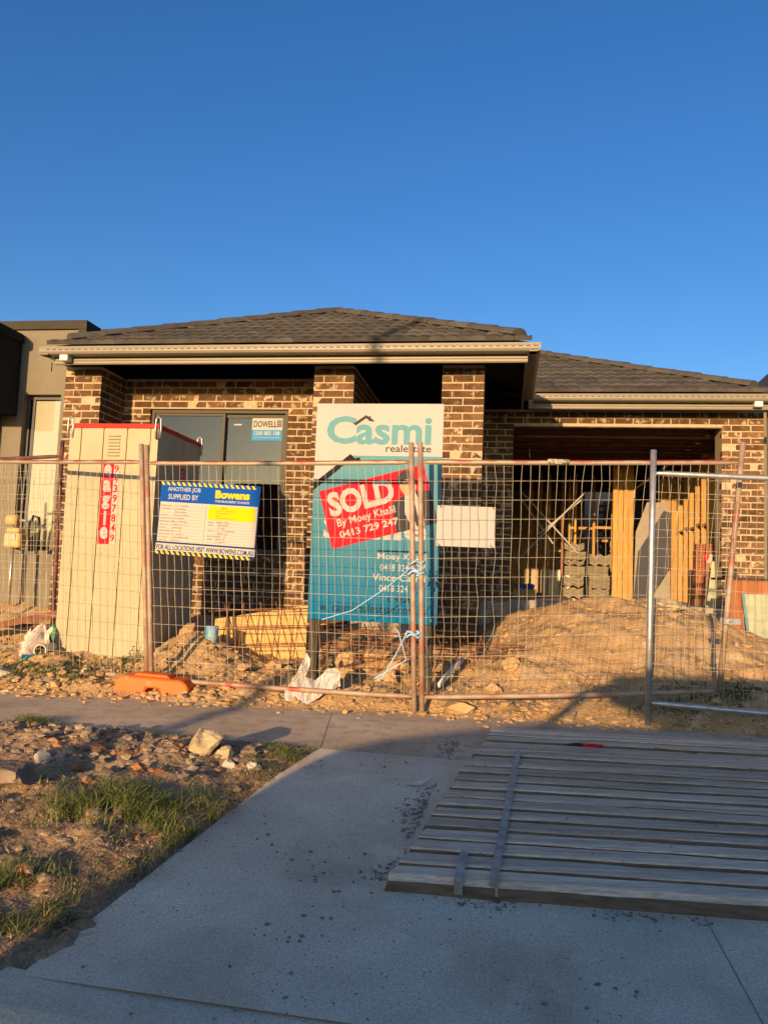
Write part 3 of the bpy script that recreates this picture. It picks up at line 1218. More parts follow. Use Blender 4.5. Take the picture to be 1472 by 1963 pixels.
# second frame, deeper
for x in (1.55, 1.93, 2.40, 2.75):
    stud(x, x + .045, 7.0, 7.07)
bx('nogging', house, 1.977, 2.398, 7.005, 7.065, 2.09, 2.14, m_pine)
bx('nogging', house, 2.447, 2.748, 7.005, 7.065, 2.11, 2.16, m_pine)
for x in (2.16, 2.58):
    stud(x, x + .04, 8.6, 8.66, z1=2.0)
bx('nogging', house, 2.0, 2.9, 8.67, 8.72, 1.95, 2.0, m_pine)
for x in (1.52, 2.02):
    stud(x, x + .035, 6.6, 6.67)
bx('nogging', house, 1.56, 2.01, 6.61, 6.66, 1.62, 1.66, m_pine)
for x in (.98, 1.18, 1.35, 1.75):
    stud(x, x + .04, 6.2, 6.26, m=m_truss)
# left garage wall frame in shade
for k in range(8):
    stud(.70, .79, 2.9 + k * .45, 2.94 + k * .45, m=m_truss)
# crossed brace straps
for a, b in (((.96, 5.0, 2.6), (1.95, 4.98, 1.54)), ((2.05, 5.0, 2.58), (.93, 4.99, 1.37)), ((1.99, 5.06, 2.45), (1.3, 5.06, 1.85)), ((1.0, 5.2, 2.45), (1.55, 5.2, 1.7))):
    d = (Vector(b) - Vector(a)).normalized()
    sd = Vector((-d.z, 0, d.x)) * .011
    mb = MB()
    p = [Vector(a) - sd, Vector(a) + sd, Vector(b) + sd, Vector(b) - sd]
    mb.add([tuple(v) for v in p] + [tuple(v + Vector((0, .002, 0))) for v in p], [(0, 1, 2, 3), (7, 6, 5, 4), (0, 4, 5, 1), (1, 5, 6, 2), (2, 6, 7, 3), (3, 7, 4, 0)])
    link('brace_strap', mb.mesh('brace_strap', m_strap), house)
# yellow hook hanging in the garage
tb('strap_end', house, [(1.06, 3.3, 3.03), (1.065, 3.3, 2.95), (1.075, 3.3, 2.90)], .012, m_pine, n=5)

# neighbour's brick house seen through the back of the garage
bh = thing('rear_brick_house', 'tan brick house glimpsed through the back of the garage', 'house', hw(3.95, 13.5, 0), -PSI)
back = MB().box(-2.4, 2.4, 0, .2, .3, 4.2)
wl = link('wall', back.mesh('wall', m_mortar), bh)
for i in range(30):
    for k in range(5):
        xx = -.72 + k * .24 + (.12 if i % 2 else 0)
        link('brick', BV[0], wl, (xx + .115, .04, .8 + i * CH), None, (.23, .11, .076)).data = BV[(i + k) % 3]

# ------------------------------------------------------------------ neighbour house on the left
NB = thing('neighbour_house', 'grey rendered flat-roofed neighbour house with tall window at the left edge', 'house', HO, -PSI)
V1 = 1.0
wx0, wx1, wz0, wz1 = -5.80, -5.25, 1.18, 3.30
mb = MB()
mb.box(-9.5, wx0, V1, V1 + .25, -.3, 4.2)
mb.box(wx1, -5.05, V1, V1 + .25, -.3, 4.2)
mb.box(wx0, wx1, V1 + .001, V1 + .249, wz1, 4.199)
mb.box(wx0, wx1, V1 + .001, V1 + .249, -.3, wz0)
mb.box(-9.5, -5.052, V1 + .25, V1 + 6, .2, 4.15)
link('wall', mb.mesh('wall', m_render), NB)
mb = MB()
mb.box(-9.5, -4.93, V1 - .04, V1 + .35, 4.2, 4.32)
mb.box(-5.046, -4.928, V1 - .04, V1 + .35, .3, 4.198)
mb.box(-5.044, -4.932, V1 + .352, V1 + 5, 3.2, 4.31)
link('parapet', mb.mesh('parapet', m_render_dk), NB)
nw = bx('window', NB, wx0 + .002, wx1 - .002, V1 + .16, V1 + .2, wz0, wz0 + .05, m_frame2)
mb = MB()
for a in (wx0 + .003, wx0 + .075, wx1 - .043):
    mb.box(a, a + .04, V1 + .1, V1 + .2, wz0 + .051, wz1 - .052)
mb.box(wx0 + .003, wx1 - .003, V1 + .1, V1 + .2, wz1 - .05, wz1 - .002)
link('frame', mb.mesh('frame', m_frame2), nw)
bx('blind', nw, wx0 + .13, wx1 - .045, V1 + .10, V1 + .11, wz0 + .06, wz1 - .07, m_blind)
bx('pane', nw, wx0 + .12, wx1 - .044, V1 + .09, V1 + .094, wz0 + .055, wz1 - .06, m_cglass)
bx('sill', nw, wx0 - .03, wx1 + .03, V1 - .03, V1 + .1, wz0 - .05, wz0 - .002, m_render)
tb('weep_vent', NB, [(-5.42, V1 - .004, 3.62), (-5.42, V1 - .004, 3.74)], .006, m_black, n=5)
# projecting bay at the frame's edge, its shade put into the dark colour
V0 = .45
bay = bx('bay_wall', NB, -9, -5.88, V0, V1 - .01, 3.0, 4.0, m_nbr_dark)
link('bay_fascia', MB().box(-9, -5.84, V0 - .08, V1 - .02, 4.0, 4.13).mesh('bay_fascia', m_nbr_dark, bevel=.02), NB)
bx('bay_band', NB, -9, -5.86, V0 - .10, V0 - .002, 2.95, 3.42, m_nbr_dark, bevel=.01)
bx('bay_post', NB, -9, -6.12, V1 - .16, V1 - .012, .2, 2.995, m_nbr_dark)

# neighbour roof corner on the right edge
nr = thing('right_neighbour_house', 'dark gable corner of the next house at the right edge', 'house', hw(4.55, 3.2, 0), -PSI)
bx('wall', nr, -.2, 5, .2, 8, .3, 3.7, m_render)
link('roof', MB().add([(-.28, 0, 3.75), (6, 0, 3.75), (6, 4, 5.7), (1.6, 4, 5.7), (-.28, 8, 3.75)], [(0, 1, 2, 3), (0, 3, 4)]).mesh('roof', m_tile, recalc=False), nr)
bx('gutter', nr, -.36, 6, -.1, .0, 3.68, 3.78, m_nbr_dark)

# ------------------------------------------------------------------ gas meter on the neighbour's wall
gm = thing('gas_meter', 'tan gas meter box on a riser at the far left behind the fence', 'meter', hw(-5.63, .80, 1.20), -PSI)
bx('body', gm, -.10, .13, -.10, .10, 0, .19, m_gasbox, bevel=.02)
bx('index_window', gm, -.06, .08, -.112, -.101, .11, .17, p_cream)
bx('cap', gm, -.09, .10, -.08, .08, .191, .26, m_gasbox, bevel=.02)
tb('regulator', gm, [(-.1, -.02, .36), (0.04, -.02, .36)], .075, m_gasbox, n=12)
tb('riser', gm, [(.18, 0, -.7), (.18, 0, .3), (.14, 0, .36), (.02, 0, .36)], .022, m_galv, n=8)
tb('hose', gm, [(.22, -.05, .1), (.24, -.08, .3), (.3, -.08, .42), (.37, -.08, .40), (.40, -.08, .25), (.38, -.08, .06), (.33, -.08, -.02)], .02, m_black, n=7)
tb('supply_pipe', gm, [(-.02, 0, -.75), (-.02, 0, 0)], .02, m_galv, n=7)

# ------------------------------------------------------------------ temporary fence panels
def V(*a):
    return Vector(a)


def fence_panel(label, bl, tl, br, tr, mat, ext_t=(.15, .15), ext_b=(.11, .11), nv=34, nh=11, wob=.006, seed=0, group='temporary wire fence panels', r=.0205, rails=(1, 1), wr=.0018, joint=True):
    bl, tl, br, tr = V(*bl), V(*tl), V(*br), V(*tr)
    base = (bl + br) / 2
    base.z = min(bl.z, br.z) - .1
    t = thing('wire_fence', label, 'fence', base, 0, group)
    rnd = random.Random(seed)
    L = lambda p: p - base
    for (b, tp, eb, et) in ((bl, tl, ext_b[0], ext_t[0]), (br, tr, ext_b[1], ext_t[1])):
        d = (tp - b).normalized()
        tb('pole', t, [L(b - d * eb), L(b + (tp - b) * .35), L(b + (tp - b) * .7), L(tp + d * et)], r, m_pipe2 if mat is m_pipe else mat, n=10)
    for k, (a, b) in enumerate(((bl, br), (tl, tr))):
        if not rails[k]:
            continue
        sag = -.006 if k else -.008
        pts, rr = [], []
        for s, f in ((0.008, .55), (.02, .75), (.045, 1), (.25, 1), (.5, 1), (.75, 1), (.955, 1), (.98, .75), (.992, .55)):
            pts.append(L(a.lerp(b, s) + V(0, 0, sag * math.sin(math.pi * s))))
            rr.append(r * .95 * f)
        tb('top_rail' if k else 'bottom_rail', t, pts, rr, mat if k or mat is not m_pipe else m_pipe2, n=10)
    n_dir = (br - bl).cross(tl - bl).normalized()
    if n_dir.y > 0:
        n_dir = -n_dir

    def pt(s, h):
        return bl.lerp(br, s).lerp(tl.lerp(tr, s), h)
    bul = [(rnd.uniform(.1, .9), rnd.uniform(.1, .9), rnd.uniform(-.03, .03)) for _ in range(5)]

    def warp(s, h):
        w = sum(a * math.exp(-((s - cx) / .18) ** 2 - ((h - cy) / .22) ** 2) for cx, cy, a in bul)
        return n_dir * w + (br - bl).normalized() * (wob * fbm(s * 6 + seed * 5, h * 5, seed, 3))
    for i in range(nv):
        s = (i + .6) / (nv + .2)
        amp = rnd.choice((0, 0, 0, 1, 1, 2.2))
        pts = []
        for k in range(11):
            h = k / 10
            o = warp(s, h) + (br - bl).normalized() * (amp * .005 * math.sin(k * 2.1 + i))
            pts.append(L(pt(s, h) + o + n_dir * .004))
        link('wire', MB().tube(pts, wr, 4, cap=False).mesh('wire', m_wire, recalc=False), t)
    for j in range(nh):
        h = (j + 1) / (nh + 1)
        pts = []
        for k in range(13):
            s = .006 + .988 * k / 12
            pts.append(L(pt(s, h) + warp(s, h) + n_dir * .0005))
        link('wire', MB().tube(pts, wr, 4, cap=False).mesh('wire', m_wire, recalc=False), t)
    return t


P_L = fence_panel('red-brown fence panel in front of the cream site toilet', (-4.15, 7.27, .12), (-4.28, 7.25, 1.93), (-1.865, 6.385, .115), (-2.02, 6.365, 1.875), m_pipe, seed=1)
P_M = fence_panel('red-brown fence panel carrying the blue and yellow builder board', (-1.815, 6.33, .118), (-1.965, 6.33, 1.862), (.278, 5.86, .125), (.195, 5.855, 1.885), m_pipe, seed=2)
P_R = fence_panel('red-brown fence panel with blank white board, in front of the garage', (.335, 5.835, .128), (.262, 5.84, 1.888), (2.49, 5.72, .275), (2.655, 5.74, 1.965), m_pipe, seed=3, nv=36, ext_b=(.13, .02))
P_G = fence_panel('shiny galvanised fence panel overlapping at the right edge', (1.925, 5.585, .19), (1.945, 5.59, 1.835), (4.25, 5.35, .12), (4.28, 5.35, 1.80), m_galv, seed=4, ext_t=(.17, .17), ext_b=(.16, .16), r=.022)
P_B = fence_panel('dark railed fence panel behind, between the toilet and the left neighbour', (-5.3, 8.35, .35), (-5.35, 8.35, 2.03), (-3.17, 7.6, .40), (-3.205, 7.6, 2.07), M('dark_pipe', (.06, .035, .03), (.16, .05, .035), 9, .6), seed=5)
# scuffed label on the right panel's top rail
o = tb('rail_label', P_R, [(0, 0, 0), (.16, 0, .002)], .0222, M('scuffed_label', (.5, .45, .36), (.10, .08, .06), 60, .7), n=10)
o.location = V(1.22, 5.79, 1.92) - P_R.location
# fence clamp low on the leaning pole
cl = thing('steel_clamp', 'steel clamp with loose chain on the leaning pole by the brown panels', 'clamp', (2.60, 5.71, .78))
link('jaw', MB().box(-.10, .03, -.035, -.022, -.025, .025).box(-.10, .03, .022, .035, -.025, .025).mesh('jaw', m_galv, bevel=.004), cl)
tb('bolt', cl, [(-.06, -.06, 0), (-.06, .05, 0)], .008, m_galv)

# plastic fence foot
mb = MB()
ft = thing('fence_foot', 'orange plastic fence block under the pole beside the toilet', 'fence block', (-1.74, 6.24, .022), R(-9))
pr = [(-.30, .0), (-.31, .03), (-.30, .10), (-.26, .128), (.24, .128), (.29, .09), (.30, .03), (.27, .0), (.08, .0), (.065, .05), (-.045, .05), (-.06, .0)]
link('block', MB().prism(pr, -.115, .115, 'y').mesh('block', m_orange, bevel=.012), ft)
link('socket_ridge', MB().prism([(-.18, .125), (-.15, .152), (.10, .152), (.13, .125)], -.07, .07, 'y').mesh('socket_ridge', m_orange, bevel=.008), ft)
ft.rotation_euler = (R(1), R(2), R(-8))

# ------------------------------------------------------------------ site toilet
T = thing('site_toilet', 'cream steel site toilet with red rim and vertical red sticker', 'toilet', (-2.4, 6.97, .14), R(-9.1))
W0, W1, TD, TH_ = -.518, .343, .98, 2.15
mb = MB()
ribs = [-.518, -.41, -.395, -.19, -.175, .04, .055, .265, .28, .343]
pts = []
for k, x in enumerate(ribs):
    pts.append((x, 0.))
for k, (a, b) in enumerate(zip(ribs, ribs[1:])):
    groove = (b - a) < .02
    y = .012 if groove else 0.
    mb.box(a, b, y, .03, .03, TH_ - .03)
link('front_panel', mb.mesh('front_panel', m_loo), T)
mb = MB()
mb.box(W1 - .026, W1, .031, TD, .03, TH_ - .03)
for k in range(4):
    mb.box(W1, W1 + .008, .12 + k * .22, .15 + k * .22, .05, TH_ - .08)
link('side_panel', mb.mesh('side_panel', m_loo), T)
link('side_panel', MB().box(W0, W0 + .026, .031, TD, .03, TH_ - .03).mesh('side_panel', m_loo), T)
link('rear_panel', MB().box(W0 + .027, W1 - .027, TD - .03, TD, .03, TH_ - .03).mesh('rear_panel', m_loo), T)
link('base_skid', MB().box(W0 + .01, W1 - .01, .005, TD - .01, 0, .029).mesh('base_skid', m_loorust), T)
rim = MB()
rim.box(W0 + .03, W1 + .008, -.012, .028, TH_ - .03, TH_ + .012)
rim.box(W1 - .02, W1 + .010, .029, TD + .01, TH_ - .03, TH_ + .010)
rim.box(W0 - .008, W0 + .025, .029, TD + .01, TH_ - .03, TH_ + .010)
rim.box(W0 + .026, W1 - .021, TD - .02, TD + .012, TH_ - .03, TH_ + .011)
link('rim', rim.mesh('rim', m_red, bevel=.004), T)
link('lid', MB().box(W0 + .03, W1 - .03, .03, TD - .03, TH_ - .028, TH_ - .01).mesh('lid', m_whitebox), T)
for x, y, s in ((W0 + .01, .01, 1), (W1 + .012, -.005, 1), (W1 + .012, TD - .03, .9)):
    tb('lifting_lug', T, [(x - .025, y - .014, TH_ - .13), (x - .032, y - .016, TH_ - .03), (x - .028, y - .016, TH_ + .05 * s), (x - .008, y - .016, TH_ + .075 * s), (x + .016, y - .016, TH_ + .05 * s), (x + .02, y - .016, TH_ - .03),
                          (x + .016, y - .014, TH_ - .12)], .009, m_galv, n=7)
lv = MB()
for k in range(7):
    z = 1.86 + k * .03
    lv.add([(-.132, -.001, z), (-.02, -.001, z), (-.02, -.014, z + .004), (-.132, -.014, z + .004), (-.132, -.001, z + .016), (-.02, -.001, z + .016)], [(0, 1, 2, 3), (3, 2, 5, 4)])
link('vent', lv.mesh('vent', m_loo), T)
stk = link('sticker', MB().box(-.173, -.06, -.004, -.001, 1.062, 1.796).mesh('sticker', p_red), T)
ms = MB()
for k, ch in enumerate('eagle'):
    z1 = 1.785 - k * .142
    dz = .125 if ch in 'gl' else .11
    ms = MB()
    text_into(ms, ch, -.155 if ch != 'l' else -.128, -.08 if ch != 'l' else -.105, z1 - dz, z1, -.0055, .045)
    link('letter', ms.mesh('letter', p_white, recalc=False), stk)
stk2 = link('number_strip', MB().box(-.0595, -.004, -.004, -.001, 1.062, 1.796).mesh('number_strip', p_cream), T)
ms = MB()
for k, ch in enumerate('94397849'):
    z1 = 1.78 - k * .0895
    ms = MB()
    text_into(ms, ch, -.054, -.012, z1 - .07, z1, -.0055, .02)
    link('digit', ms.mesh('digit', p_red, recalc=False), stk2)
ss = link('side_sticker', MB().box(W1 + .0085, W1 + .0115, .50, .60, 1.12, 1.83).mesh('side_sticker', p_red), T)
ms = MB()
for k, ch in enumerate('EAGLE'):
    vs, fs = text_verts(ch, .03)
    axx = [v[0] for v in vs]
    ayy = [v[1] for v in vs]
    z1 = 1.81 - k * .14
    ms.add([(W1 + .0125, .52 + (a - min(axx)) / (max(axx) - min(axx)) * .06, z1 - .1 + (b - min(ayy)) / (max(ayy) - min(ayy)) * .1) for a, b in vs], fs)
link('lettering', ms.mesh('lettering', p_white, recalc=False), ss)

# ------------------------------------------------------------------ builder's board on the fence (blue / yellow)
BB = thing('builder_board', 'blue and yellow striped builder supply board tied to the fence', 'sign', (-1.0, 6.105, 1.38), 0)
BB.rotation_euler = (0, R(2.2), R(-13))
bx0, bx1, bz0, bz1 = -.852, .008, -.29, .30
link('board', MB().box(bx0, bx1, -.006, 0, bz0, bz1).mesh('board', p_cream), BB)
y1 = -.0075
poly_face(BB, 'blue_panel', p_blue, y1, rect(bx0, bx1, .135, bz1))
poly_face(BB, 'blue_strip', p_navy, y1, rect(bx0, bx1, -.202, -.188), rect(bx0, bx0 + .006, -.188, .135), rect(bx1 - .006, bx1, -.188, .135))
poly_face(BB, 'stripe_bed', p_navy, y1, rect(bx0, bx1, bz0, bz0 + .03))
sw = (bx1 - bx0) / 18.5
for zz in (bz1 - .028, bz0 + .001):
    poly_face(BB, 'hazard_stripes', p_yellow, y1 - .001, *[[(bx0 + .012 + k * sw * 1.0, zz), (bx0 + .012 + k * sw + sw * .55, zz), (bx0 + k * sw + sw * .30, zz + .027), (bx0 + k * sw - sw * .18 + .004, zz + .027)] for k in range(18)])
lettering(BB, p_white, y1 - .001, ('ANOTHER JOB', -.79, -.50, .215, .258, .018), ('SUPPLIED BY', -.78, -.515, .158, .201, .018))
lettering(BB, p_yellow, y1 - .001, ('Bowens', -.37, -.075, .185, .25, .05))
lettering(BB, p_white, y1 - .001, ("THE BUILDERS' CHOICE", -.37, -.075, .153, .171, .03))
poly_face(BB, 'yellow_panel', p_yellow, y1, rect(-.418, -.018, .01, .122))
lettering(BB, p_red, y1 - .001, ('DIAL 000', -.31, -.26, .103, .113, .02))
lettering(BB, p_grey, y1 - .001, ('ADDRESS OF THE EMERGENCY', -.355, -.18, .080, .090), ('TYPE OF EMERGENCY', -.355, -.22, .060, .070), ('NAME', -.355, -.31, .040, .050), ('WAIT FOR INSTRUCTIONS', -.355, -.19, .02, .03))
lines = []
mbl = MB()
lab = ['BUSINESS NAME', 'SITE ADDRESS', '', 'CONTACT NO', 'SITE SUPERVISOR', 'BUILDING SURVEYOR', 'CONTACT NO', 'SITE NO', 'BUILDING PERMIT NO', 'DATE OF ISSUE', 'SITE CONTACT', 'CONTACT NO']
for k in range(12):
    z = .102 - k * .0255
    poly = rect(-.835, -.46, z - .004, z - .0025)
    lines.append(poly)
    if lab[k]:
        text_into(mbl, lab[k], -.835, -.835 + .007 * len(lab[k]), z, z + .008, y1 - .001)
lab2 = ['HOSPITAL', 'ADDRESS', '', 'CONTACT NO', '', 'MEDICAL CENTRE', 'ADDRESS', '', 'CONTACT NO']
for k in range(8):
    z = -.012 - k * .0225
    lines.append(rect(-.412, -.03, z - .004, z - .0025))
    if lab2[k]:
        text_into(mbl, lab2[k], -.412, -.412 + .0065 * len(lab2[k]), z, z + .008, y1 - .001)
lines.append(rect(-.441, -.438, -.18, .115))
poly_face(BB, 'form_lines', p_grey, y1, *lines)
link('lettering', mbl.mesh('lettering', p_grey, recalc=False), BB)
# hand-written entries: loose strokes
hwm = MB()
rnd = random.Random(5)
for k in range(20):
    left = k < 12
    z = (.1015 - k * .0255) if left else (-.012 - (k - 12) * .0225)
    x = (-.73 if left else -.34) + rnd.uniform(0, .02)
    n = rnd.randint(8, 16)
    for j in range(n):
        if rnd.random() < .12:
            x += .008
            continue
        h = rnd.uniform(.008, .013)
        w = rnd.uniform(.005, .008)
        a = [(x, z + .001), (x + w * .4, z + h), (x + w, z + rnd.uniform(0, h))]
        for p, q_ in zip(a, a[1:]):
            d = Vector((q_[0] - p[0], q_[1] - p[1]))
            nn = Vector((-d.y, d.x)).normalized() * .0007
            hwm.add([(p[0] - nn.x, y1 - .001, p[1] - nn.y), (p[0] + nn.x, y1 - .001, p[1] + nn.y), (q_[0] + nn.x, y1 - .001, q_[1] + nn.y), (q_[0] - nn.x, y1 - .001, q_[1] - nn.y)], [(0, 1, 2, 3)])
        x += w + .003
link('handwriting', hwm.mesh('handwriting', p_black, recalc=False), BB)
lettering(BB, p_navy, y1 - .001, ('FOR ALL LOCATIONS VISIT WWW.BOWENS.COM.AU', -.842, -.004, -.253, -.213, .012))

# ------------------------------------------------------------------ blank white board behind the wires
WB = thing('blank_board', 'small blank white board tied behind the fence wires beside the estate sign', 'board', (.625, 5.865, 1.41), R(-1))
link('sheet', MB().box(-.222, .222, 0, .005, -.155, .155).mesh('sheet', p_white), WB)
for sx in (-.2, .2):
    for sz in (-.15, .15):
        tb('cable_tie', WB, [(sx - .012, -.002, sz + .014), (sx, -.024, sz), (sx + .012, -.002, sz - .014)], .003, m_tie, n=5)

# ------------------------------------------------------------------ estate agent's board
CS = thing('estate_sign', 'tall teal and white estate agent board with red sold sticker', 'sign', (-.06, 6.45, 0), R(-9.1))
sx0, sx1, sz0, sz1 = -.552, .532, .63, 2.463
link('panel', MB().box(sx0, sx1, 0, .012, sz0, sz1).mesh('panel', p_white), CS)
for x in (-.535, .425):
    bx('post', CS, x, x + .075, .014, .085, -.05, 2.3, m_post)
yy = -.002
ZQ = 2.017
teal = poly_face(CS, 'teal_panel', p_teal, yy, [(sx0, sz0), (sx1, sz0), (sx1, ZQ), (-.235, ZQ), (sx0, 1.765)])
poly_face(CS, 'house_outline', p_black, yy - .0015, [(sx0, 1.715), (-.244, 1.978), (-.195, 1.94), (-.145, 1.94), (-.245, 2.03), (sx0, 1.775)], [(-.195, 2.0), (-.16, 2.0), (-.16, 1.945), (-.195, 1.975)])
lettering(CS, p_logo, yy, ('C', -.459, -.205, 2.115, 2.356, .03), ('asmi', -.205, .437, 2.112, 2.345, .028))
poly_face(CS, 'roof_mark', p_dkgrey, yy - .001, [(-.232, 2.29), (-.124, 2.365), (-.10, 2.35), (-.085, 2.36), (-.085, 2.34), (-.045, 2.31), (-.09, 2.312), (-.124, 2.338), (-.21, 2.275)])
lettering(CS, p_dkgrey, yy, ('realestate', .056, .437, 2.052, 2.112, .008))
lettering(CS, p_white, yy - .0015, ('Smile', -.45, .424, 1.31, 1.50, .03))
rot_s = math.atan2(.246, .88)
stc = thing_rot = link('sold_sticker', None, CS)
sp = (-.501, 1.706)
ymid = yy - .003
SWd, SHt = .914, .503


def sp_poly(name, mat, y, *polys):
    return poly_face(stc, name, mat, y, *[[(sp[0] + a, sp[1] - b) for a, b in poly] for poly in polys], rot=rot_s, piv=sp)


sp_poly('red_panel', p_red, ymid, [(0, 0), (SWd, 0), (SWd, SHt), (0, SHt)])
sp_poly('printed_jacket', p_suit, ymid - .001, [(.56, SHt), (.575, .26), (.70, .21), (.83, .20), (SWd, .225), (SWd, SHt)])
sp_poly('printed_shirt', p_white, ymid - .0015, [(.70, SHt), (.665, .36), (.70, .21), (.79, .2), (.82, .36), (.80, SHt)])
sp_poly('printed_tie', p_suit, ymid - .002, [(.735, .49), (.725, .3), (.735, .235), (.765, .235), (.765, .3), (.765, .49)])
sp_poly('printed_face', p_skin, ymid - .0018, ell(.745, .14, .068, .09))
sp_poly('printed_hair', p_suit, ymid - .0022, ell(.742, .095, .078, .085, 14, math.pi, 2 * math.pi) + [(.815, .115), (.74, .085), (.67, .125)])


def sold_text(mat, s, a0, a1, b0, b1, bold):
    return lettering(stc, mat, ymid - .0025, (s, sp[0] + a0, sp[0] + a1, sp[1] - b1, sp[1] - b0, bold), rot=rot_s, piv=sp)


sold_text(p_white, 'SOLD', .05, .62, .035, .245, .045)
sold_text(p_white, 'By Moey Khalil', .09, .595, .27, .355, .015)
sold_text(p_white, '0413 729 247', .09, .60, .375, .435, .025)
poly_face(CS, 'rule', p_black, yy - .0015, rect(.022, .431, 1.213, 1.226))
lettering(CS, p_white, yy - .0015, ('Moey Khalil', .022, .429, 1.135, 1.203, .01), ('0418 324', .047, .285, 1.057, 1.112, .01), ('7', .40, .425, 1.057, 1.112, .01), ('Vince Casmi', -.015, .426, .972, 1.03, .01),
          ('0418 324', .045, .285, .885, .94, .01), ('7', .40, .425, .885, .94, .01))
lettering(CS, p_black, yy - .0015, ('t. 9305', .115, .31, .797, .847, .006), ('w. casmirealestate.com.au', -.453, .45, .705, .775, .004))
bx('corner_tag', CS, .478, .492, -.006, 0, .655, .675, p_yellow)

# ------------------------------------------------------------------ timber crossing mats on the driveway
RMP = thing('timber_ramp', 'weathered grey timber plank ramp laid over the driveway', 'ramp', (.08, 2.94, -.148), 0)
RMP.rotation_euler = (0, 0, R(-4.2))
nP = 19
dep = 2.28
pw = dep / nP
slope_top = .062 - (-.072)
for k in range(nP):
    y0, y1 = k * pw, (k + 1) * pw - random.choice((.005, .006, .006, .007, .011))
    xl = (y0 + y1) / 2 * .235 + random.uniform(-.012, .012)
    L_ = 3.9
    z0 = gz(2.94 + y0) - RMP.location.z + .004
    th = .056 + random.uniform(-.0022, .0022)
    n = 34
    mb = MB()
    rnd = random.Random(k)
    ring = []
    for i in range(n + 1):
        x = xl + (L_ - xl) * i / n
        ea = fbm(x * 4 + k * 9, 1.3, 0, 4) * .008
        eb = min(.004, fbm(x * 4 + k * 9, 7.3, 0, 4) * .010)
        ta = fbm(x * 2 + k * 5, 3.1, 0, 2) * .004
        dz = -.0
        bev = .02 if k == 0 else .005
        skew = .235 * pw * .5 * (1 if i == 0 else 0)
        zz = z0 + dz
        ring.append([(x - skew - .02 * (i == 0), y0 + ea, zz - .02), (x - skew, y0 + ea, zz + th - bev + ta), (x - skew, y0 + ea + bev, zz + th + ta), (x + skew, y1 + eb - .008, zz + th + ta * .4), (x + skew, y1 + eb, zz + th - .008), (x + skew, y1 + eb, zz - .02)])
    for r_ in ring:
        mb.v += r_
    for i in range(n):
        for j in range(5):
            a = i * 6 + j
            mb.f.append((a, a + 6, a + 7, a + 1))
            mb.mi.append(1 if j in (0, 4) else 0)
    mb.f.append((5, 4, 3, 2, 1, 0)[::-1])
    mb.f.append(tuple(n * 6 + j for j in range(6)))
    mb.mi += [0, 0]
    o = link('plank', mb.mesh('plank', [m_wthr, m_plankside]), RMP)
    o.rotation_euler = (random.uniform(-.004, .004), 0, random.uniform(-.0012, .0012))


def ramp_strap(a, b, w):
    a, b = Vector(a), Vector(b)
    d = (b - a).normalized()
    sd = Vector((d.y, -d.x, 0)) * w / 2
    pts = [a - Vector((0, 0, .06)) + d * -.006, a + d * -.006]
    n = 22
    for i in range(1, n + 1):
        pts.append(a + (b - a) * i / n)
    mb = MB()
    for i, p in enumerate(pts):
        up = Vector((0, 0, .003)) + (Vector((0, random.uniform(-.0, .0), random.uniform(-.001, .003))) if i > 1 else Vector())
        mb.v += [tuple(p - sd + up), tuple(p + sd + up)]
    for i in range(len(pts) - 1):
        mb.f.append((2 * i, 2 * i + 1, 2 * i + 3, 2 * i + 2))
    mb.mi = [0] * len(mb.f)
    return link('metal_strap', mb.mesh('metal_strap', M('strap_steel', (.42, .39, .34), (.25, .235, .20), 14, .6, metal=.1), recalc=False), RMP)


def rz_(y):
    return gz(2.94 + y) - RMP.location.z + .004 + .070


def ramp_path(x0, y0, x1, y1):
    return (x0, y0, rz_(y0)), (x1, y1, rz_(y1))


ramp_strap((.245, -.004, rz_(0) - .004), (.272, .21, rz_(.21)), .032)
ramp_strap((.372, .004, rz_(0) - .004), (.62, 1.62, rz_(1.62)), .032)
for y in (.05, .13, .35, .6, .95, 1.3):
    pass

# pliers left on the planks
plr = thing('pliers', 'red handled pliers lying on the timber ramp', 'pliers', (1.22, 4.66, .052), R(-8))
tb('jaws', plr, [(-.10, 0, .008), (-.03, 0, .012), (0, 0, .012)], [.004, .011, .011], m_black, n=6)
tb('handle', plr, [(0, 0, .012), (.04, .016, .012), (.12, .012, .01)], .008, p_red, n=6)
tb('handle', plr, [(0, 0, .012), (.04, -.016, .012), (.12, -.010, .01)], .008, p_red, n=6)
twg = thing('twig', 'thin brown stick on the ramp near the pliers', 'stick', (1.75, 4.62, .058))
tb('stem', twg, [(-.1, .05, .0), (0, .005, .003), (.11, -.05, 0)], .004, m_rust, n=5)
scp = thing('paper_scrap', 'crumpled pale scrap beside the left edge of the ramp', 'scrap', (.22, 4.05, -.045))
link('sheet', MB().add([(-.06, -.02, .003), (.02, -.03, .006), (.05, .01, .02), (.09, .05, .035), (.0, .02, .012), (-.04, .015, .004)], [(0, 1, 4), (1, 2, 4), (2, 3, 4), (0, 4, 5)]).mesh('sheet', m_rag, recalc=False), scp)

# ------------------------------------------------------------------ things lying on the site
fb = thing('form_board', 'pale plywood form board standing in the trench behind the reinforcing mesh', 'board', (-1.62, 7.62, 0), R(-7))
link('sheet', MB().add([(0, 0, .05), (.93, 0, .05), (.93, 0, .705), (0.02, 0, .535), (0, .02, .05), (.93, .02, .05), (.93, .02, .705), (.02, .02, .535)], [(0, 1, 2, 3), (7, 6, 5, 4), (0, 4, 5, 1), (1, 5, 6, 2), (2, 6, 7, 3), (3, 7, 4, 0)]).mesh('sheet', m_ply), fb)


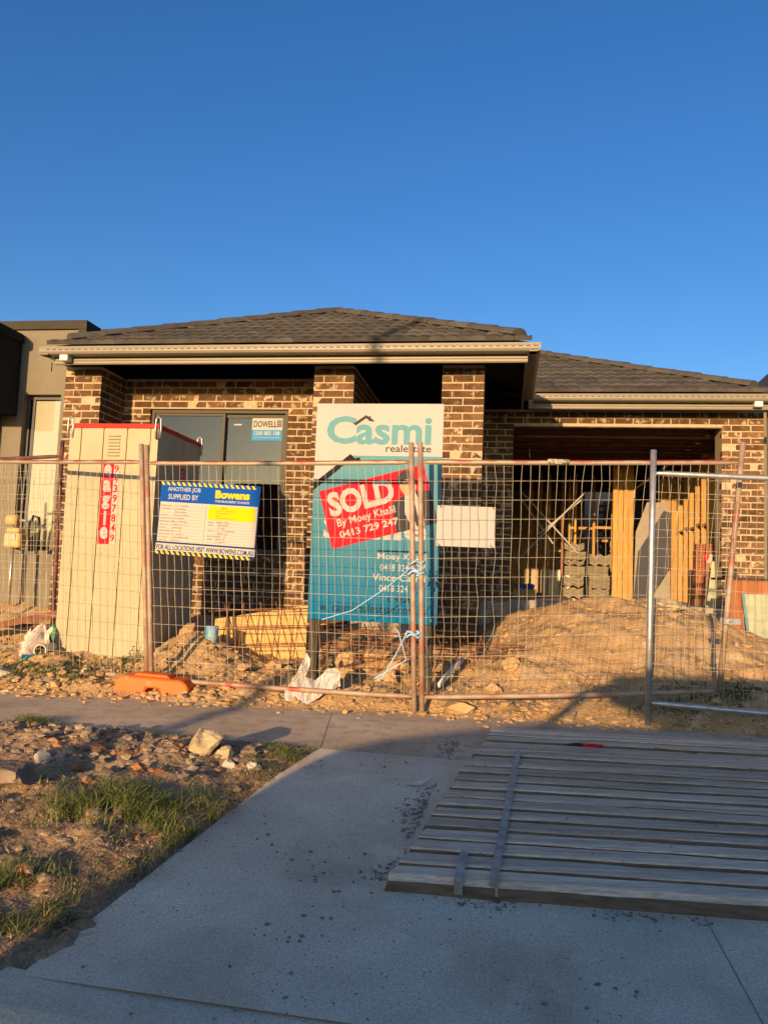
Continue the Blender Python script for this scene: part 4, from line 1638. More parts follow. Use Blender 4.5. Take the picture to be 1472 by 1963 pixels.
def rebar_cage(label, loc, rz, L, H, D, nx, tilt=0., n_long=4):
    t = thing('trench_mesh', label, 'reinforcing mesh', loc, rz, 'rusty trench mesh cages')
    t.rotation_euler = (0, tilt, rz)
    rnd = random.Random(int(L * 100))
    for face in (0, 1):
        y = face * D
        for k in range(n_long):
            z = H * k / (n_long - 1)
            tb('long_bar', t, [(-.05, y + rnd.uniform(-.01, .01), z), (L * .5, y + rnd.uniform(-.01, .01), z + rnd.uniform(-.012, .012)), (L + .05, y, z)], .0052, m_rust, n=5)
        for k in range(nx):
            x = L * (k + .5) / nx
            lean = (.05 if face == 0 else -.09) + rnd.uniform(-.02, .02)
            tb('cross_bar', t, [(x - lean, y + .006, -.06), (x, y + .006, H * .5), (x + lean, y + .006, H + .07)], .0052, m_rust, n=5)
    return t


rebar_cage('rusty reinforcing mesh cage standing before the plywood form board', (-1.50, 7.22, .13), R(-12), 1.0, .50, .28, 6, tilt=R(-4))
rebar_cage('rusty reinforcing mesh cage lying under the estate sign', (-.52, 6.98, .20), R(-10), 1.15, .30, .28, 7)
rebar_cage('rusty reinforcing mesh cage end right of the estate sign', (.62, 6.95, .16), R(-4), .62, .27, .25, 4)

pp = thing('drain_pipe', 'short upright plastic pipe with blue cap in the dirt pile', 'pipe', (-1.53, 7.12, .2), 0)
tb('pipe', pp, [(0, 0, -.05), (.004, 0, .18)], .058, m_pvc, n=16)
tb('cap', pp, [(.003, 0, .13), (.008, 0, .30)], .064, m_pvcb, n=16)
pp2 = thing('loose_pipe', 'pale plastic pipe lying in the dirt right of the sign post', 'pipe', (.50, 6.4, .14), 0)
tb('pipe', pp2, [(0, 0, 0), (.16, .33, .13), (.23, .46, .17)], .022, m_pvc, n=10)
pp3 = thing('drain_pipe_end', 'open round pipe end beside the foot of the toilet', 'pipe', (-2.93, 6.80, .25), 0)
mb = MB()
for r_, y in ((.055, 0), (.055, .25), (.048, .25), (.048, 0)):
    for i in range(16):
        a = 6.2832 * i / 16
        mb.v.append((r_ * math.cos(a), y, r_ * math.sin(a)))
for j in range(4):
    for i in range(16):
        mb.f.append((j * 16 + i, j * 16 + (i + 1) % 16, ((j + 1) % 4) * 16 + (i + 1) % 16, ((j + 1) % 4) * 16 + i))
mb.mi = [0] * len(mb.f)
link('pipe', mb.mesh('pipe', m_pvc, smooth=False), pp3)


def crumple(name, label, cat, loc, rz, sx, sz, mat, seed, tall=1., n=16, depth=.2, amp=.05):
    """a crumpled sheet standing and folding over itself"""
    t = thing(name, label, cat, loc, rz)
    mb = MB()
    for j in range(n + 1):
        for i in range(n + 1):
            s, h = i / n, j / n
            f = fbm(s * 2.6 + seed, h * 2.2, seed, 3)
            g = fbm(s * 2.2, h * 2.6 + seed * 3, seed + 4, 3)
            top = .35 + .65 * abs(math.sin(s * 5.2 + seed))
            x = (s - .5) * sx * (1 - .12 * h) + amp * g
            y = -depth * (1 - h) * (1 - h) * 1.0 + depth * .5 * h + amp * 1.6 * f + .06 * math.sin(s * 9 + h * 3)
            z = sz * top * h * tall + .02 * f
            mb.v.append((x, y, max(z, -.02)))
    for j in range(n):
        for i in range(n):
            a = j * (n + 1) + i
            mb.f.append((a, a + 1, a + n + 2, a + n + 1))
    mb.mi = [0] * len(mb.f)
    link('sheet', mb.mesh(name, mat, recalc=False), t)
    return t


ws = thing('plastic_sheet', 'crumpled white sheet caught under the bottom rail below the sign', 'sheet', (-.50, 6.12, .0), 0)
SH = [(-.19, -.17, -.01), (-.06, -.16, -.01), (.06, -.10, .06), (-.20, -.05, .10), (-.08, -.06, .10), (.03, -.03, .12), (.13, -.02, .11), (.22, .02, .14), (-.13, .02, .24), (-.06, .06, .20), (.02, .08, .17), (.10, .06, .19), (.20, .06, .24),
      (-.075, .08, .36), (-.03, .09, .33), (.10, .11, .26), (.17, .12, .27), (-.055, .09, .385)]
mbs = MB().add(SH, [(0, 1, 4, 3), (1, 2, 5, 4), (3, 4, 9, 8), (4, 5, 10, 9), (5, 6, 11, 10), (6, 7, 12, 11), (8, 9, 14, 13), (10, 11, 15), (11, 12, 16, 15), (2, 6, 5), (13, 14, 17)])
me = mbs.mesh('sheet', m_sheet, recalc=False)
bm = bmesh.new()
bm.from_mesh(me)
bmesh.ops.subdivide_edges(bm, edges=bm.edges[:], cuts=5, use_grid_fill=True)
for v in bm.verts:
    v.co += Vector((fbm(v.co.x * 9, v.co.y * 9, v.co.z * 9, 2), fbm(v.co.x * 9 + 5, v.co.y * 9, v.co.z * 9, 2), 0)) * .014 + Vector((0, .03 * fbm(v.co.x * 22, v.co.z * 9, 3, 3), 0))
bm.to_mesh(me)
bm.free()
link('sheet', me, ws)
crumple('rubbish_bag', 'crumpled off-white bag in the rubbish at the far left', 'bag', (-3.06, 6.98, .20), R(-10), .34, .26, m_rag, 2.3, depth=.16, amp=.035)
crumple('teal_cloth', 'small teal cloth on the ground left of the toilet', 'cloth', (-2.98, 6.72, .16), R(5), .16, .07, m_teal, 5.1, depth=.06, amp=.012, n=10)
grb = thing('green_tub', 'green plastic tub behind the crumpled bag', 'tub', (-2.95, 7.2, .28), 0)
link('tub', MB().tube([(0, 0, 0), (.02, -.02, .16)], [.07, .09], 14).mesh('tub', m_bin, smooth=False), grb)
lg = thing('timber_offcut', 'dark rough timber length leaning across the rubbish at left', 'timber', (-3.9, 7.5, .34), 0)
link('beam', MB().tube([(0, 0, 0), (1.0, .12, .24)], .045, 4).mesh('beam', m_truss), lg)
cb = thing('cement_block', 'pale broken kerb piece under the left fence panel', 'rubble', (-3.08, 6.45, .02), R(20))
link('piece', MB().prism([(-.1, 0), (.1, 0), (.09, .09), (-.02, .12), (-.1, .07)], -.1, .12, 'y').mesh('piece', m_rockw, bevel=.015), cb)

# blue strapping round the two middle poles
bs = thing('blue_strapping', 'pale blue plastic strapping tied round the middle fence poles', 'strapping', (.235, 5.83, 0))


def ribbon(parent, name, pts, w, mat):
    mb = MB()
    pts = [Vector(p) for p in pts]
    for i, p in enumerate(pts):
        d = (pts[min(i + 1, len(pts) - 1)] - pts[max(i - 1, 0)]).normalized()
        sd = d.cross(Vector((0, -1, 0.15))).normalized() * w / 2
        mb.v += [tuple(p - sd), tuple(p + sd)]
    for i in range(len(pts) - 1):
        mb.f.append((2 * i, 2 * i + 1, 2 * i + 3, 2 * i + 2))
    mb.mi = [0] * len(mb.f)
    return link(name, mb.mesh(name, mat, recalc=False), parent)


def loop_band(z0, n=26, turns=2.2, rx=.062, ry=.036):
    return [(.02 + rx * math.cos(6.283 * turns * i / n), ry * math.sin(6.283 * turns * i / n), z0 + .014 * math.sin(i * 1.7) + .05 * i / n) for i in range(n + 1)]


ribbon(bs, 'band', loop_band(1.03), .014, m_strapb)
ribbon(bs, 'band', loop_band(1.10, turns=1.6), .010, m_strapb)
ribbon(bs, 'band', loop_band(.56, turns=2.2), .014, m_strapb)
ribbon(bs, 'tail', [(-.03, -.04, .60), (-.10, -.03, .45), (-.20, -.02, .26), (-.24, 0, .24)], .008, m_strapb)
ribbon(bs, 'tail', [(-.10, -.03, .62), (-.06, -.03, .50), (-.03, -.04, .40), (-.12, -.03, .34), (-.26, 0, .25)], .008, m_strapb)
ribbon(bs, 'tail', [(-.02, -.035, 1.08), (-.2, .02, .92), (-.45, .1, .74), (-.68, .16, .66)], .006, m_strapb)
tb('twist_wire', bs, [(.08, -.03, 1.06), (.14, -.02, 1.0), (.17, 0, .92), (.15, .02, .82), (.1, .03, .74)], .003, m_black, n=5)

# brown panels and green sheet at the right edge
bp = thing('brown_panels', 'brown panelled box beside the garage pier at the right edge', 'panel stack', (3.62, 8.15, .38), R(-9))
for k in range(6):
    bx('panel', bp, k * .15, k * .15 + .147, random.uniform(0, .006), .05, 0, .74, m_brown)
bx('lid', bp, -.01, .92, -.01, .6, .742, .765, m_black)
gs = thing('green_sheet', 'mottled green fibre sheet leaning on the brown panels at the right edge', 'sheet', (3.77, 7.95, .42), R(-9))
link('sheet', MB().add([(0, 0, 0), (.6, 0, 0), (.6, .14, .56), (-.03, .14, .56), (0, .02, 0), (.6, .02, 0), (.6, .16, .56), (-.03, .16, .56)], [(0, 1, 2, 3), (7, 6, 5, 4), (0, 4, 5, 1), (1, 5, 6, 2), (2, 6, 7, 3), (3, 7, 4, 0)]).mesh('sheet', m_green), gs)
link('edge_strip', MB().add([(-.012, -.004, 0), (.015, -.004, 0), (-.015, .135, .56), (-.045, .135, .56)], [(0, 1, 2, 3)]).mesh('edge_strip', m_bluedge), gs)
ls = thing('leaning_strip', 'narrow grey-green strip leaning inside the garage opening by the brick pile', 'sheet', hw(3.42, 2.5, SLAB), -PSI)
link('sheet', MB().add([(0, 0, 0), (.14, 0, 0), (.14, .1, .62), (.10, .1, .62), (0, .01, 0), (.14, .01, 0), (.14, .11, .62), (.10, .11, .62)], [(0, 1, 2, 3), (7, 6, 5, 4), (0, 4, 5, 1), (1, 5, 6, 2), (2, 6, 7, 3), (3, 7, 4, 0)]).mesh('sheet', m_green), ls)
bf = thing('black_block', 'black plastic block on top of the brown panels', 'block', (3.68, 8.3, 1.147), R(-9))
link('block', MB().box(-.02, .12, 0, .1, 0, .09).mesh('block', m_black, bevel=.008), bf)

# ------------------------------------------------------------------ stock stored in the garage
PT = MB()
n = 10
for lay in (0, 1):
    for i in range(n + 1):
        for y in (0, .4):
            PT.v.append((.33 * i / n - .165, y, .02 * math.cos(4 * math.pi * i / n) + (.0 if lay else .016)))
for i in range(n):
    a = i * 2
    PT.f += [(a, a + 2, a + 3, a + 1), (22 + a, 22 + a + 1, 22 + a + 3, 22 + a + 2), (a, 22 + a, 22 + a + 2, a + 2), (a + 1, a + 3, 22 + a + 3, 22 + a + 1)]
PT.f += [(0, 1, 23, 22), (20, 42, 43, 21)]
PT.mi = [0] * len(PT.f)
PTILE = PT.mesh('roof_tile', m_ptile)
PLAIN = MB().box(-.17, .17, 0, .4, 0, .016).mesh('roof_tile', m_ptile, bevel=.003)
stacks = [('left', 1.90, 5.15, (('w', 8, 0), ('w', 9, 0), ('p', 9, .02), ('w', 4, .01), ('p', 8, .03), ('w', 6, .0))), ('right', 2.31, 5.05, (('w', 8, 0), ('p', 12, .01), ('p', 9, -.02), ('w', 9, .01)))]
order = ['bottom', 'second', 'third', 'fourth', 'fifth', 'top']
for nm, X, Y, bundles in stacks:
    z = SLAB + .002
    for bi, (kind, cnt, dx) in enumerate(bundles):
        pos = 'topmost' if bi == len(bundles) - 1 else order[bi]
        t = thing('tile_bundle', f'bundle of grey roof tiles, {pos} of the {nm} pile in the garage', 'roof tiles', hw(X + dx, Y, z), -PSI + random.uniform(-.05, .05), 'bundled roof tiles in the garage')
        for k in range(cnt):
            o = link('roof_tile', PTILE if kind == 'w' else PLAIN, t, (random.uniform(-.006, .006), random.uniform(-.01, .01), k * (.0175 if kind == 'p' else .0185) + (.02 if kind == 'w' else 0)))
        z += cnt * (.0175 if kind == 'p' else .0185) + (.036 if kind == 'w' else .004)
# pallet of extruded bricks
bpal = thing('brick_pallet', 'stack of red extruded bricks with holes just inside the garage', 'bricks', hw(3.48, 3.15, SLAB), -PSI)
HB = MB().box(0, .11, 0, .23, 0, .076)
for i in range(2):
    for j in range(2):
        HB.box(.025 + i * .04, .045 + i * .04, -.0015, .001, .018 + j * .03, .032 + j * .03, 1)
HBm = HB.mesh('brick', [m_claybrick, m_hole])
HS = MB().box(0, .076, 0, .23, 0, .23).mesh('brick', m_claybrick)
for j in range(9):
    for i in range(3):
        link('brick', HBm, bpal, (.10 + i * .112, random.uniform(-.006, .006), .10 + j * .079))
    link('brick', HBm, bpal, (-.03, .03 + random.uniform(-.006, .006), .10 + j * .079))
for i in range(3):
    link('brick', HBm, bpal, (-.02 + i * .125, random.uniform(.0, .06), .10 + 9 * .079))
bx('pallet_base', bpal, -.06, .45, 0, .3, 0, .095, m_truss)
tag_ = thing('pallet_tag', 'red and white paper tag hanging on the brick stack in the garage', 'tag', hw(3.60, 3.12, 1.42), -PSI)
poly_face(tag_, 'red_half', p_red, 0, [(-.06, .09), (.02, .09), (-.02, -.01), (-.06, .0)])
poly_face(tag_, 'white_half', p_cream, -.001, [(.02, .09), (.08, .10), (.05, 0), (.01, -.04), (-.04, -.02), (-.02, -.01)])
tb('strap', tag_, [(.03, -.002, 0), (.035, -.002, -.5)], .008, M('yellow_strap', (.55, .48, .12), None), n=4)
# plasterboard sheet leaning at the back, and the shadow shape across it
pb = thing('plasterboard_sheet', 'tall grey plasterboard sheet leaning at the back of the garage', 'plasterboard', hw(2.96, 5.6, SLAB), -PSI)
link('sheet', MB().add([(0, 0, 0), (.62, 0, 0), (.62, .22, 1.75), (.25, .22, 1.75), (.05, .14, 1.2), (0, .012, 0), (.62, .012, 0), (.62, .232, 1.75), (.25, .232, 1.75), (.05, .152, 1.2)], [(0, 1, 2, 3, 4), (9, 8, 7, 6, 5), (0, 5, 6, 1), (1, 6, 7, 2), (2, 7, 8, 3), (3, 8, 9, 4), (4, 9, 5, 0)]).mesh('sheet', m_pboard), pb)
ds = thing('shadow_sheet', 'dark navy sheet standing in for the diagonal shadow across the plasterboard in the garage', 'board', hw(2.94, 5.45, SLAB), -PSI)
link('sheet', MB().prism([(0, 0), (.25, 0), (.62, .62), (.64, 1.55), (.52, 1.60), (.08, .85)], 0, .012, 'y').mesh('sheet', M('shadow_navy', (.03, .035, .05), None, rough=.7)), ds).rotation_euler = (R(-5), 0, 0)  # flat dark sheet cut to the diagonal shadow that falls on the plasterboard
tw = thing('teal_wrap', 'teal wrapped window frame behind the leaning plasterboard', 'window', hw(3.05, 9.5, 1.4), -PSI)
bx('frame', tw, 0, .4, 0, .05, 0, 1.1, p_cream)
link('wrap', MB().add([(.14, -.01, 0), (.22, -.01, .05), (.24, -.012, .5), (.2, -.012, .75), (.13, -.01, .5)], [(0, 1, 2, 3, 4)]).mesh('wrap', m_teal), tw)
cbx = thing('cardboard_box', 'brown cardboard box on the slab at the left of the garage', 'box', hw(.86, 2.9, SLAB), -PSI)
link('carton', MB().box(0, .34, 0, .3, 0, .14).mesh('carton', m_card, bevel=.004), cbx)
rg = thing('blue_rag', 'crumpled blue rag on the cardboard box in the garage', 'rag', hw(1.04, 3.05, SLAB + .14), -PSI)
link('cloth', lump_mesh('cloth', M('blue_cloth', (.03, .06, .22), (.05, .09, .3), 20, .9), .10, 4, 3, .8, .7), rg)
wbx = thing('white_box', 'pale box on the floor deep in the garage', 'box', hw(1.45, 6.6, SLAB), -PSI)
link('carton', MB().box(0, .5, 0, .4, 0, .5).mesh('carton', m_whitebox, bevel=.004), wbx)

# ------------------------------------------------------------------ rocks, rubble, gravel
def rock(label, x, y, r_, mat, seed, zf, flat=.75, name='rock', cat='rock', cuts=4, group=None):
    t = thing(name, label, cat, (x, y, zf(x, y) + r_ * flat * .45), random.uniform(0, 6), group, me=None)
    link('stone', lump_mesh('stone', mat, r_, seed, 3, .42, flat, cuts), t)
    return t


rock('large tan concrete chunk on the verge, biggest stone near the path', -.93, 4.33, .105, m_rock, 3, verge_z, .8)
rock('small white stone at the foot of the tan concrete chunk', -.76, 4.21, .042, m_rockw, 5, verge_z, .7)
rock('tan stone leaning against the white stone', -.80, 4.29, .05, m_rock, 6, verge_z, .7)
rock('grey flat stone right of the tan concrete chunk', -.69, 4.42, .06, m_rockd, 7, verge_z, .55)
rock('pale stone nearest the driveway on the verge', -.63, 4.14, .038, m_rockw, 8, verge_z, .7)
rock('big brown layered rock at the left of the verge', -1.66, 3.66, .125, m_rockd, 11, verge_z, .55, cuts=5)
rock('round grey-white stone on the left of the verge', -1.72, 4.12, .045, m_rockw, 12, verge_z, .8)
rock('brown cobble on the verge left of the brick bits', -1.62, 4.50, .06, m_rockd, 14, verge_z, .75)
for k, (x, y) in enumerate(((-1.52, 4.35), (-1.35, 4.28), (-1.5, 4.02), (-1.18, 3.98), (-1.06, 3.92))):
    rock(['flat orange brick piece left of the concrete chunk', 'orange brick chip between the cobble and the concrete chunk', 'pale orange brick chip left of the verge centre', 'orange brick chip above the green grass clump',
          'rightmost orange brick chip above the grass clump'][k], x, y, .055 - .006 * k, m_brickbit, 20 + k, verge_z, .45, 'brick_fragment', 'brick piece', 5)
rock('grey concrete lump in the shade beside the gate pole', 1.42, 5.80, .06, m_rockd, 31, site_z, .6)
rock('white pebble beside the galvanised pole in the shade', .98, 5.72, .026, m_rockw, 33, site_z, .8)
rock('flat tan slab of clay right of the middle poles', .62, 5.88, .13, m_clod, 34, site_z, .45, 'clay_lump', 'clay lump', 5)
rock('pale concrete plate resting on the mound by the garage', 2.95, 8.1, .20, m_rock, 36, site_z, .35, 'concrete_plate', 'rubble', 5)
rock('reddish clod leaning on the dirt pile left of the blue cap', -1.78, 7.35, .10, m_clod, 38, site_z, .9, 'clay_lump', 'clay lump', 4)


for k, (x, y, rr) in enumerate(((-.30, 7.0, .13), (-.02, 7.12, .12), (.2, 6.95, .10), (-.25, 6.72, .085), (.08, 6.7, .09), (.3, 6.66, .07), (-.9, 6.85, .07), (-1.15, 6.75, .06), (1.15, 6.75, .09), (.95, 6.4, .07))):
    rock(['large tan clay lump under the left half of the estate sign', 'large tan clay lump under the middle of the estate sign', 'tan clay lump under the right half of the estate sign', 'clay lump in front of the mesh, behind the white sheet',
          'clay lump in front of the mesh below the sign centre', 'small clay lump left of the middle fence poles', 'clay lump at the foot of the plywood form board', 'small clay lump right of the blue capped pipe',
          'clay lump at the left toe of the dirt mound', 'small clay lump near the bottom rail right of the middle poles'][k], x, y, rr, m_clod, 50 + k, site_z, .7, 'clay_lump', 'clay lump', 4)


def rand_pts(n, fx, zf, r, lift=.3, size=(.006, .03), power=2.5):
    pts, sz = [], []
    while len(pts) < n:
        p = fx(r)
        if p is None:
            continue
        s = size[0] + (size[1] - size[0]) * r.rand() ** power
        pts.append((p[0], p[1], zf(*p) + s * lift))
        sz.append(s)
    return pts, sz


def fx_site(r):
    x, y = r.uniform(-4.2, 4.4), r.uniform(5.4, 8.6)
    s = y - yfar(x)
    if s < -.12:
        return None
    d = math.exp(-max(0, s) * 1.3) * (1 - .5 * gauss(x, y, 2.5, 8, 1.5, 1.6)) + .10 + .6 * gauss(x, y, -1.0, 6.9, .9, .6)
    return (x, y) if r.rand() < d else None


pts, sz = rand_pts(5500, fx_site, site_z, np.random.RandomState(2), .1, (.004, .045), 4.5)
scatter_lumps('soil_clods', m_clod, pts, sz, .75, 4, kind='stuff', label='loose clods of sandy soil along the fence', category='soil')


def fx_edge(r):
    x = r.uniform(-4., 4.3)
    y = yfar(x) + r.normal(.05, .16)
    return (x, y)


pts, sz = rand_pts(2000, fx_edge, lambda x, y: max(site_z(x, y), gz(y)), np.random.RandomState(12), .15, (.003, .032), 4.2)
scatter_lumps('path_clods', m_clod, pts, sz, .75, 14, kind='stuff', label='crumbs of soil spilled on the path edge', category='soil')


def fx_mound(r):
    x, y = r.uniform(.9, 4.3), r.uniform(6.2, 8.6)
    return (x, y)


pts, sz = rand_pts(1300, fx_mound, site_z, np.random.RandomState(22), .0, (.003, .030), 5)
scatter_lumps('mound_stones', m_clod, pts, sz, .7, 24, kind='stuff', label='small stones in the dirt mound', category='stones')


def fx_verge(r):
    x, y = r.uniform(-3.6, .0), r.uniform(2.5, 5.2)
    if drive_left(y) - x < .05 or ynear(x) - y < -.05:
        return None
    d = .18 + .9 * gauss(x, y, -1.5, 4.4, .7, .35) + .7 * gauss(x, y, -2.2, 4.85, 1., .2)
    return (x, y) if r.rand() < d else None


pts, sz = rand_pts(3200, fx_verge, verge_z, np.random.RandomState(3), .15, (.003, .034), 3.4)
scatter_lumps('verge_rubble', m_rubble, pts, sz, .7, 5, kind='stuff', label='crushed rubble strewn over the verge', category='rubble')


def fx_drive(r):
    p = fx_drive0(r)
    if p is None or fbm(p[0] * 2.2, p[1] * 2.2, 11, 3) < r.uniform(-.1, .35):
        return None
    return p


def fx_drive0(r):
    k = r.rand()
    if k < .45:
        y = r.uniform(2.9, 5.2)
        x = .08 + (y - 2.94) * .225 - abs(r.normal(0, .06)) - .01
    elif k < .6:
        x = r.uniform(.1, 2.0)
        y = 2.93 - .073 * (x - .08) - abs(r.normal(0, .05))
    else:
        x, y = r.uniform(-.9, 1.6), r.uniform(2.1, 5.2)
        if drive_left(y) - x > -.02:
            return None
    return (x, y)


pts, sz = rand_pts(2600, fx_drive, lambda x, y: gz(y), np.random.RandomState(4), .3, (.001, .009), 4.5)
scatter_lumps('drive_grit', m_grit, pts, sz, .7, 6, kind='stuff', label='dark grit scattered on the driveway', category='grit')


def fx_dust(r):
    x, y = r.uniform(-1.0, 1.9), r.uniform(2.1, 5.2)
    if drive_left(y) - x > -.01 or fbm(x * 1.5, y * 1.5, 21, 4) < r.uniform(-.5, .35):
        return None
    return (x, y)


pts, sz = rand_pts(4200, fx_dust, lambda x, y: gz(y), np.random.RandomState(44), .3, (.0008, .004), 3)
scatter_lumps('drive_dust', m_rubble, pts, sz, .6, 46, kind='stuff', label='fine pale crumbs of grit over the driveway', category='grit')


def fx_ramp(r):
    x, y = r.uniform(.4, 2.5), r.uniform(3.1, 5.1)
    if x < .15 + (y - 2.9) * .24:
        return None
    return (x, y)


pts, sz = rand_pts(260, fx_ramp, lambda x, y: gz(y) + .066, np.random.RandomState(14), .3, (.0015, .008), 3)
scatter_lumps('ramp_grit', m_grit, pts, sz, .7, 16, kind='stuff', label='dark grit scattered on the timber ramp', category='grit')

# ------------------------------------------------------------------ grass and weeds
r = np.random.RandomState(9)
roots, hh = [], []
for _ in range(22000):
    k = r.rand()
    if k < .50:                                # along the driveway edge
        y = r.uniform(2.4, 4.6)
        x = drive_left(y) - abs(r.normal(.0, .11)) - .015
        dn = .04 + .6 * gauss(0, y, 0, 3.35, 1, .30) + .7 * gauss(0, y, 0, 4.45, 1, .25) + .35 * gauss(0, y, 0, 2.5, 1, .2)
        h_ = r.uniform(.02, .055)
    elif k < .72:                              # the green clump
        x, y = r.normal(-1.06, .15), r.normal(3.50, .10)
        dn, h_ = 1, r.uniform(.05, .15)
    elif k < .86:                              # dark clump bottom left
        x, y = r.normal(-1.32, .16), r.normal(2.68, .12)
        dn, h_ = 1, r.uniform(.03, .09)
    elif k < .93:
        x, y = r.normal(-.85, .22), r.normal(4.72, .05)
        dn, h_ = .8, r.uniform(.02, .05)
    else:
        x, y = r.normal(-2.15, .07), r.normal(5.02, .04)
        dn, h_ = .6, r.uniform(.04, .11)
    if r.rand() > dn or drive_left(y) - x < .0 or ynear(x) - y < -.08 or fbm(x * 5, y * 5, 8, 3) < -.12:
        continue
    roots.append((x, y, verge_z(x, y) - .005))
    hh.append(h_)
blades('grass', m_grass, roots, hh, .0017, 1.2, 3, .5, kind='stuff', label='green grass tufts along the driveway edge', category='grass')
roots, hh = [], []
for _ in range(7000):
    k = r.rand()
    if k < .45:
        x, y = r.normal(-1.75, .35), r.normal(3.3, .3)
    elif k < .75:
        y = r.uniform(2.4, 4.7)
        x = drive_left(y) - abs(r.normal(.06, .13)) - .01
    else:
        x, y = r.uniform(-3, -.4), r.uniform(2.5, 4.9)
    if drive_left(y) - x < -.02 or ynear(x) - y < -.08:
        continue
    roots.append((x, y, verge_z(x, y) + .002))
    hh.append(r.uniform(.008, .03))
blades('dry_straw', m_straw, roots, hh, .0017, 7.5, 5, 1.2, kind='stuff', label='dry straw lying over the verge', category='straw')
roots, hh = [], []
for _ in range(5200):
    k = r.rand()
    if k < .45:
        x, y = r.normal(-2.9, .45), r.normal(6.5, .22)
    elif k < .6:
        x, y = r.normal(-2.0, .12), r.normal(6.85, .05)
    else:
        x, y = r.normal(2.9, .55), r.normal(6.05, .22)
    if y < yfar(x) - .02 or (x > -2.95 and x < -2.0 and y > 6.93) or fbm(x * 3, y * 3, 4, 3) < -.05:
        continue
    roots.append((x, y, site_z(x, y) - .004))
    hh.append(r.uniform(.015, .06))
blades('weeds', m_weed, roots, hh, .006, 1.0, 7, .5, kind='stuff', label='low dark weeds along the fence line', category='weeds')
wd = thing('tall_weed', 'tall thin weed growing at the foot of the toilet', 'weed', (-2.12, 6.83, .12))
mb = MB()
for k in range(7):
    a = k * .9
    hgt = .12 + .04 * (k % 3)
    top = (.05 * math.cos(a), .03 * math.sin(a), hgt)
    mb.tube([(0, 0, 0), (top[0] * .4, top[1] * .4, hgt * .6), top], .0025, 4)
    for j in range(5):
        t = .35 + .15 * j
        p = (top[0] * t, top[1] * t, hgt * t)
        b = a + j * 2.4
        mb.add([p, (p[0] + .02 * math.cos(b) - .006 * math.sin(b), p[1] + .02 * math.sin(b), p[2] + .012), (p[0] + .04 * math.cos(b), p[1] + .04 * math.sin(b), p[2] + .01), (p[0] + .02 * math.cos(b) + .006 * math.sin(b), p[1] + .02 * math.sin(b), p[2] + .004)], [(0, 1, 2, 3)])
link('stem', mb.mesh('stem', m_weed, recalc=False), wd)

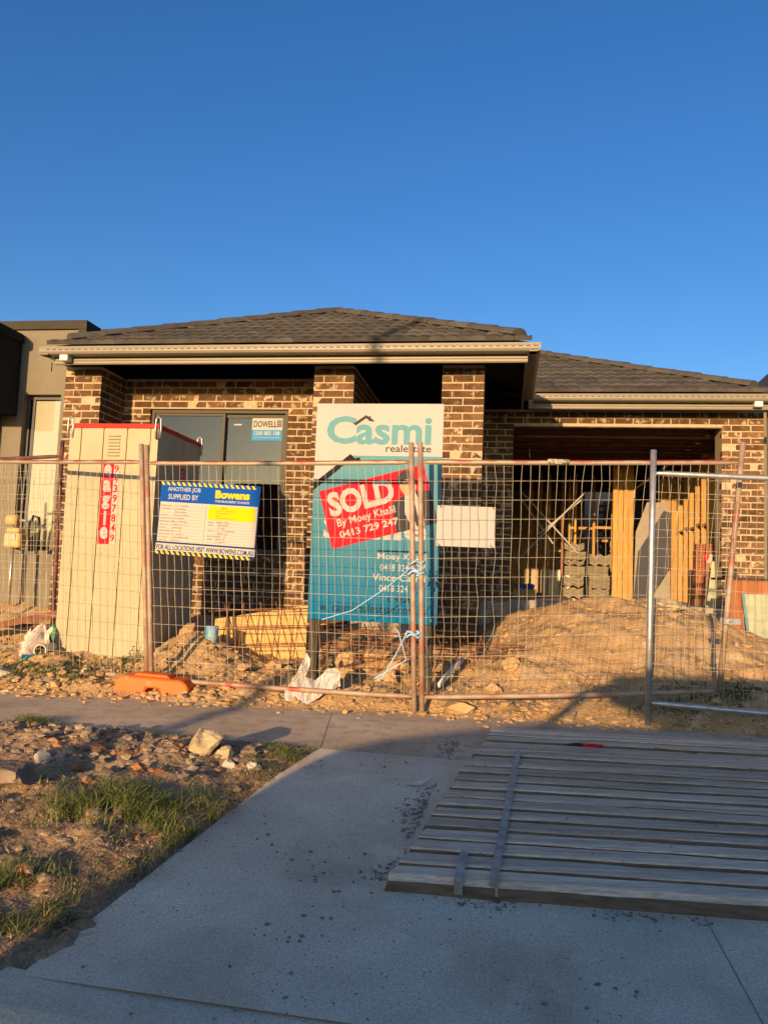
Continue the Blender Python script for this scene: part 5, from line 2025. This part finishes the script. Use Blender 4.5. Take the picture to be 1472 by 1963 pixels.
# ------------------------------------------------------------------ behind the photographer: what throws the long shadows
CAR = thing('parked_car', 'tall parked wagon whose shadow covers the driveway and ramp', 'car', (-2.6, -2.2, -.35), R(0))
body = [(.12, .42), (.14, 1.1), (.18, 1.31), (.4, 1.38), (.75, 1.44), (1.22, 1.50), (4.75, 1.50), (4.80, 1.1), (4.80, .45), (4.4, .30), (.4, .30)]
link('body', MB().prism(body, -.9, .9, 'y').mesh('body', m_carb, bevel=.03), CAR)
link('roof_panel', MB().prism([(1.52, 1.76), (1.72, 1.92), (4.50, 1.92), (4.62, 1.78)], -.86, .86, 'y').mesh('roof_panel', m_carb, bevel=.01), CAR)
for sy in (-1, 1):
    for (xa, za, xb, zb, w) in ((1.25, 1.49, 1.56, 1.8, .06), (2.26, 1.49, 2.28, 1.8, .16), (3.3, 1.49, 3.32, 1.8, .12), (4.6, 1.49, 4.55, 1.8, .12)):
        tb('pillar', CAR, [(xa, sy * .84, za), (xb, sy * .80, zb)], w * .75, m_carb, n=4)
    link('side_glass', MB().add([(1.3, sy * .86, 1.50), (4.6, sy * .86, 1.50), (4.55, sy * .82, 1.77), (1.55, sy * .82, 1.77)], [(0, 1, 2, 3)]).mesh('side_glass', m_cglass, recalc=False), CAR)
    for x in (.85, 3.75):
        w_ = tb('wheel', CAR, [(x, sy * .70, .36), (x, sy * .92, .36)], .36, m_tyre, n=22, smooth=False)
        tb('rim', w_, [(x, sy * .90, .36), (x, sy * .93, .36)], .22, m_galv, n=16, smooth=False)
link('windscreen', MB().add([(1.24, -.82, 1.50), (1.24, .82, 1.50), (1.53, .80, 1.77), (1.53, -.80, 1.77)], [(0, 1, 2, 3)]).mesh('windscreen', m_cglass, recalc=False), CAR)
link('bumper', MB().box(-.26, .20, -.88, .88, .34, .74).mesh('bumper', m_carb, bevel=.04), CAR)
for sy in (-1, 1):
    bx('headlight', CAR, .11, .15, sy * .62 - .15, sy * .62 + .15, .9, 1.06, m_cglass)

LMP = thing('street_lamp', 'tall street lamp across the road whose thin shadow climbs the roof', 'street lamp', (-6.42, -9.0, -.35))
tb('pole', LMP, [(0, 0, 0), (0, 0, 3.5), (0, 0, 7.6)], [.085, .07, .055], m_galv, n=12)
tb('arm', LMP, [(0, 0, 7.5), (.3, .3, 7.75), (1.0, 1.0, 7.85)], .035, m_galv, n=8)
link('lamp_head', MB().box(-.12, .12, -.3, .3, -.05, .05).mesh('lamp_head', m_galv, bevel=.03), LMP, (1.2, 1.2, 7.84), (0, 0, R(-45)))
for k, (x, y, w, lab) in enumerate(((-48, -40, 14, 'low house with dark hip roof across the road, leftmost in the window reflection'), (-31, -40, 13, 'low house with dark hip roof across the road, second in the window reflection'),
                                    (2, -40, 14, 'low house with dark hip roof straight across the road'))):
    h = thing('far_house', lab, 'house', (x, y, -.75), 0, 'houses across the road')
    bx('wall', h, -w / 2, w / 2, -8, 0, 0, 3.3, m_wall2)
    link('roof', MB().add([(-w / 2 - .5, -8.5, 3.3), (w / 2 + .5, -8.5, 3.3), (w / 2 + .5, .5, 3.3), (-w / 2 - .5, .5, 3.3), (-w / 2 + 4, -4, 5.2), (w / 2 - 4, -4, 5.2)], [(0, 1, 5, 4), (2, 3, 4, 5), (1, 2, 5), (3, 0, 4), (0, 3, 2, 1)]).mesh('roof', m_roof2), h)
    for j in range(3):
        bx('window', h, -w / 2 + 1.5 + j * 4, -w / 2 + 3.3 + j * 4, .0, .03, 1.2, 2.7, m_frame2)
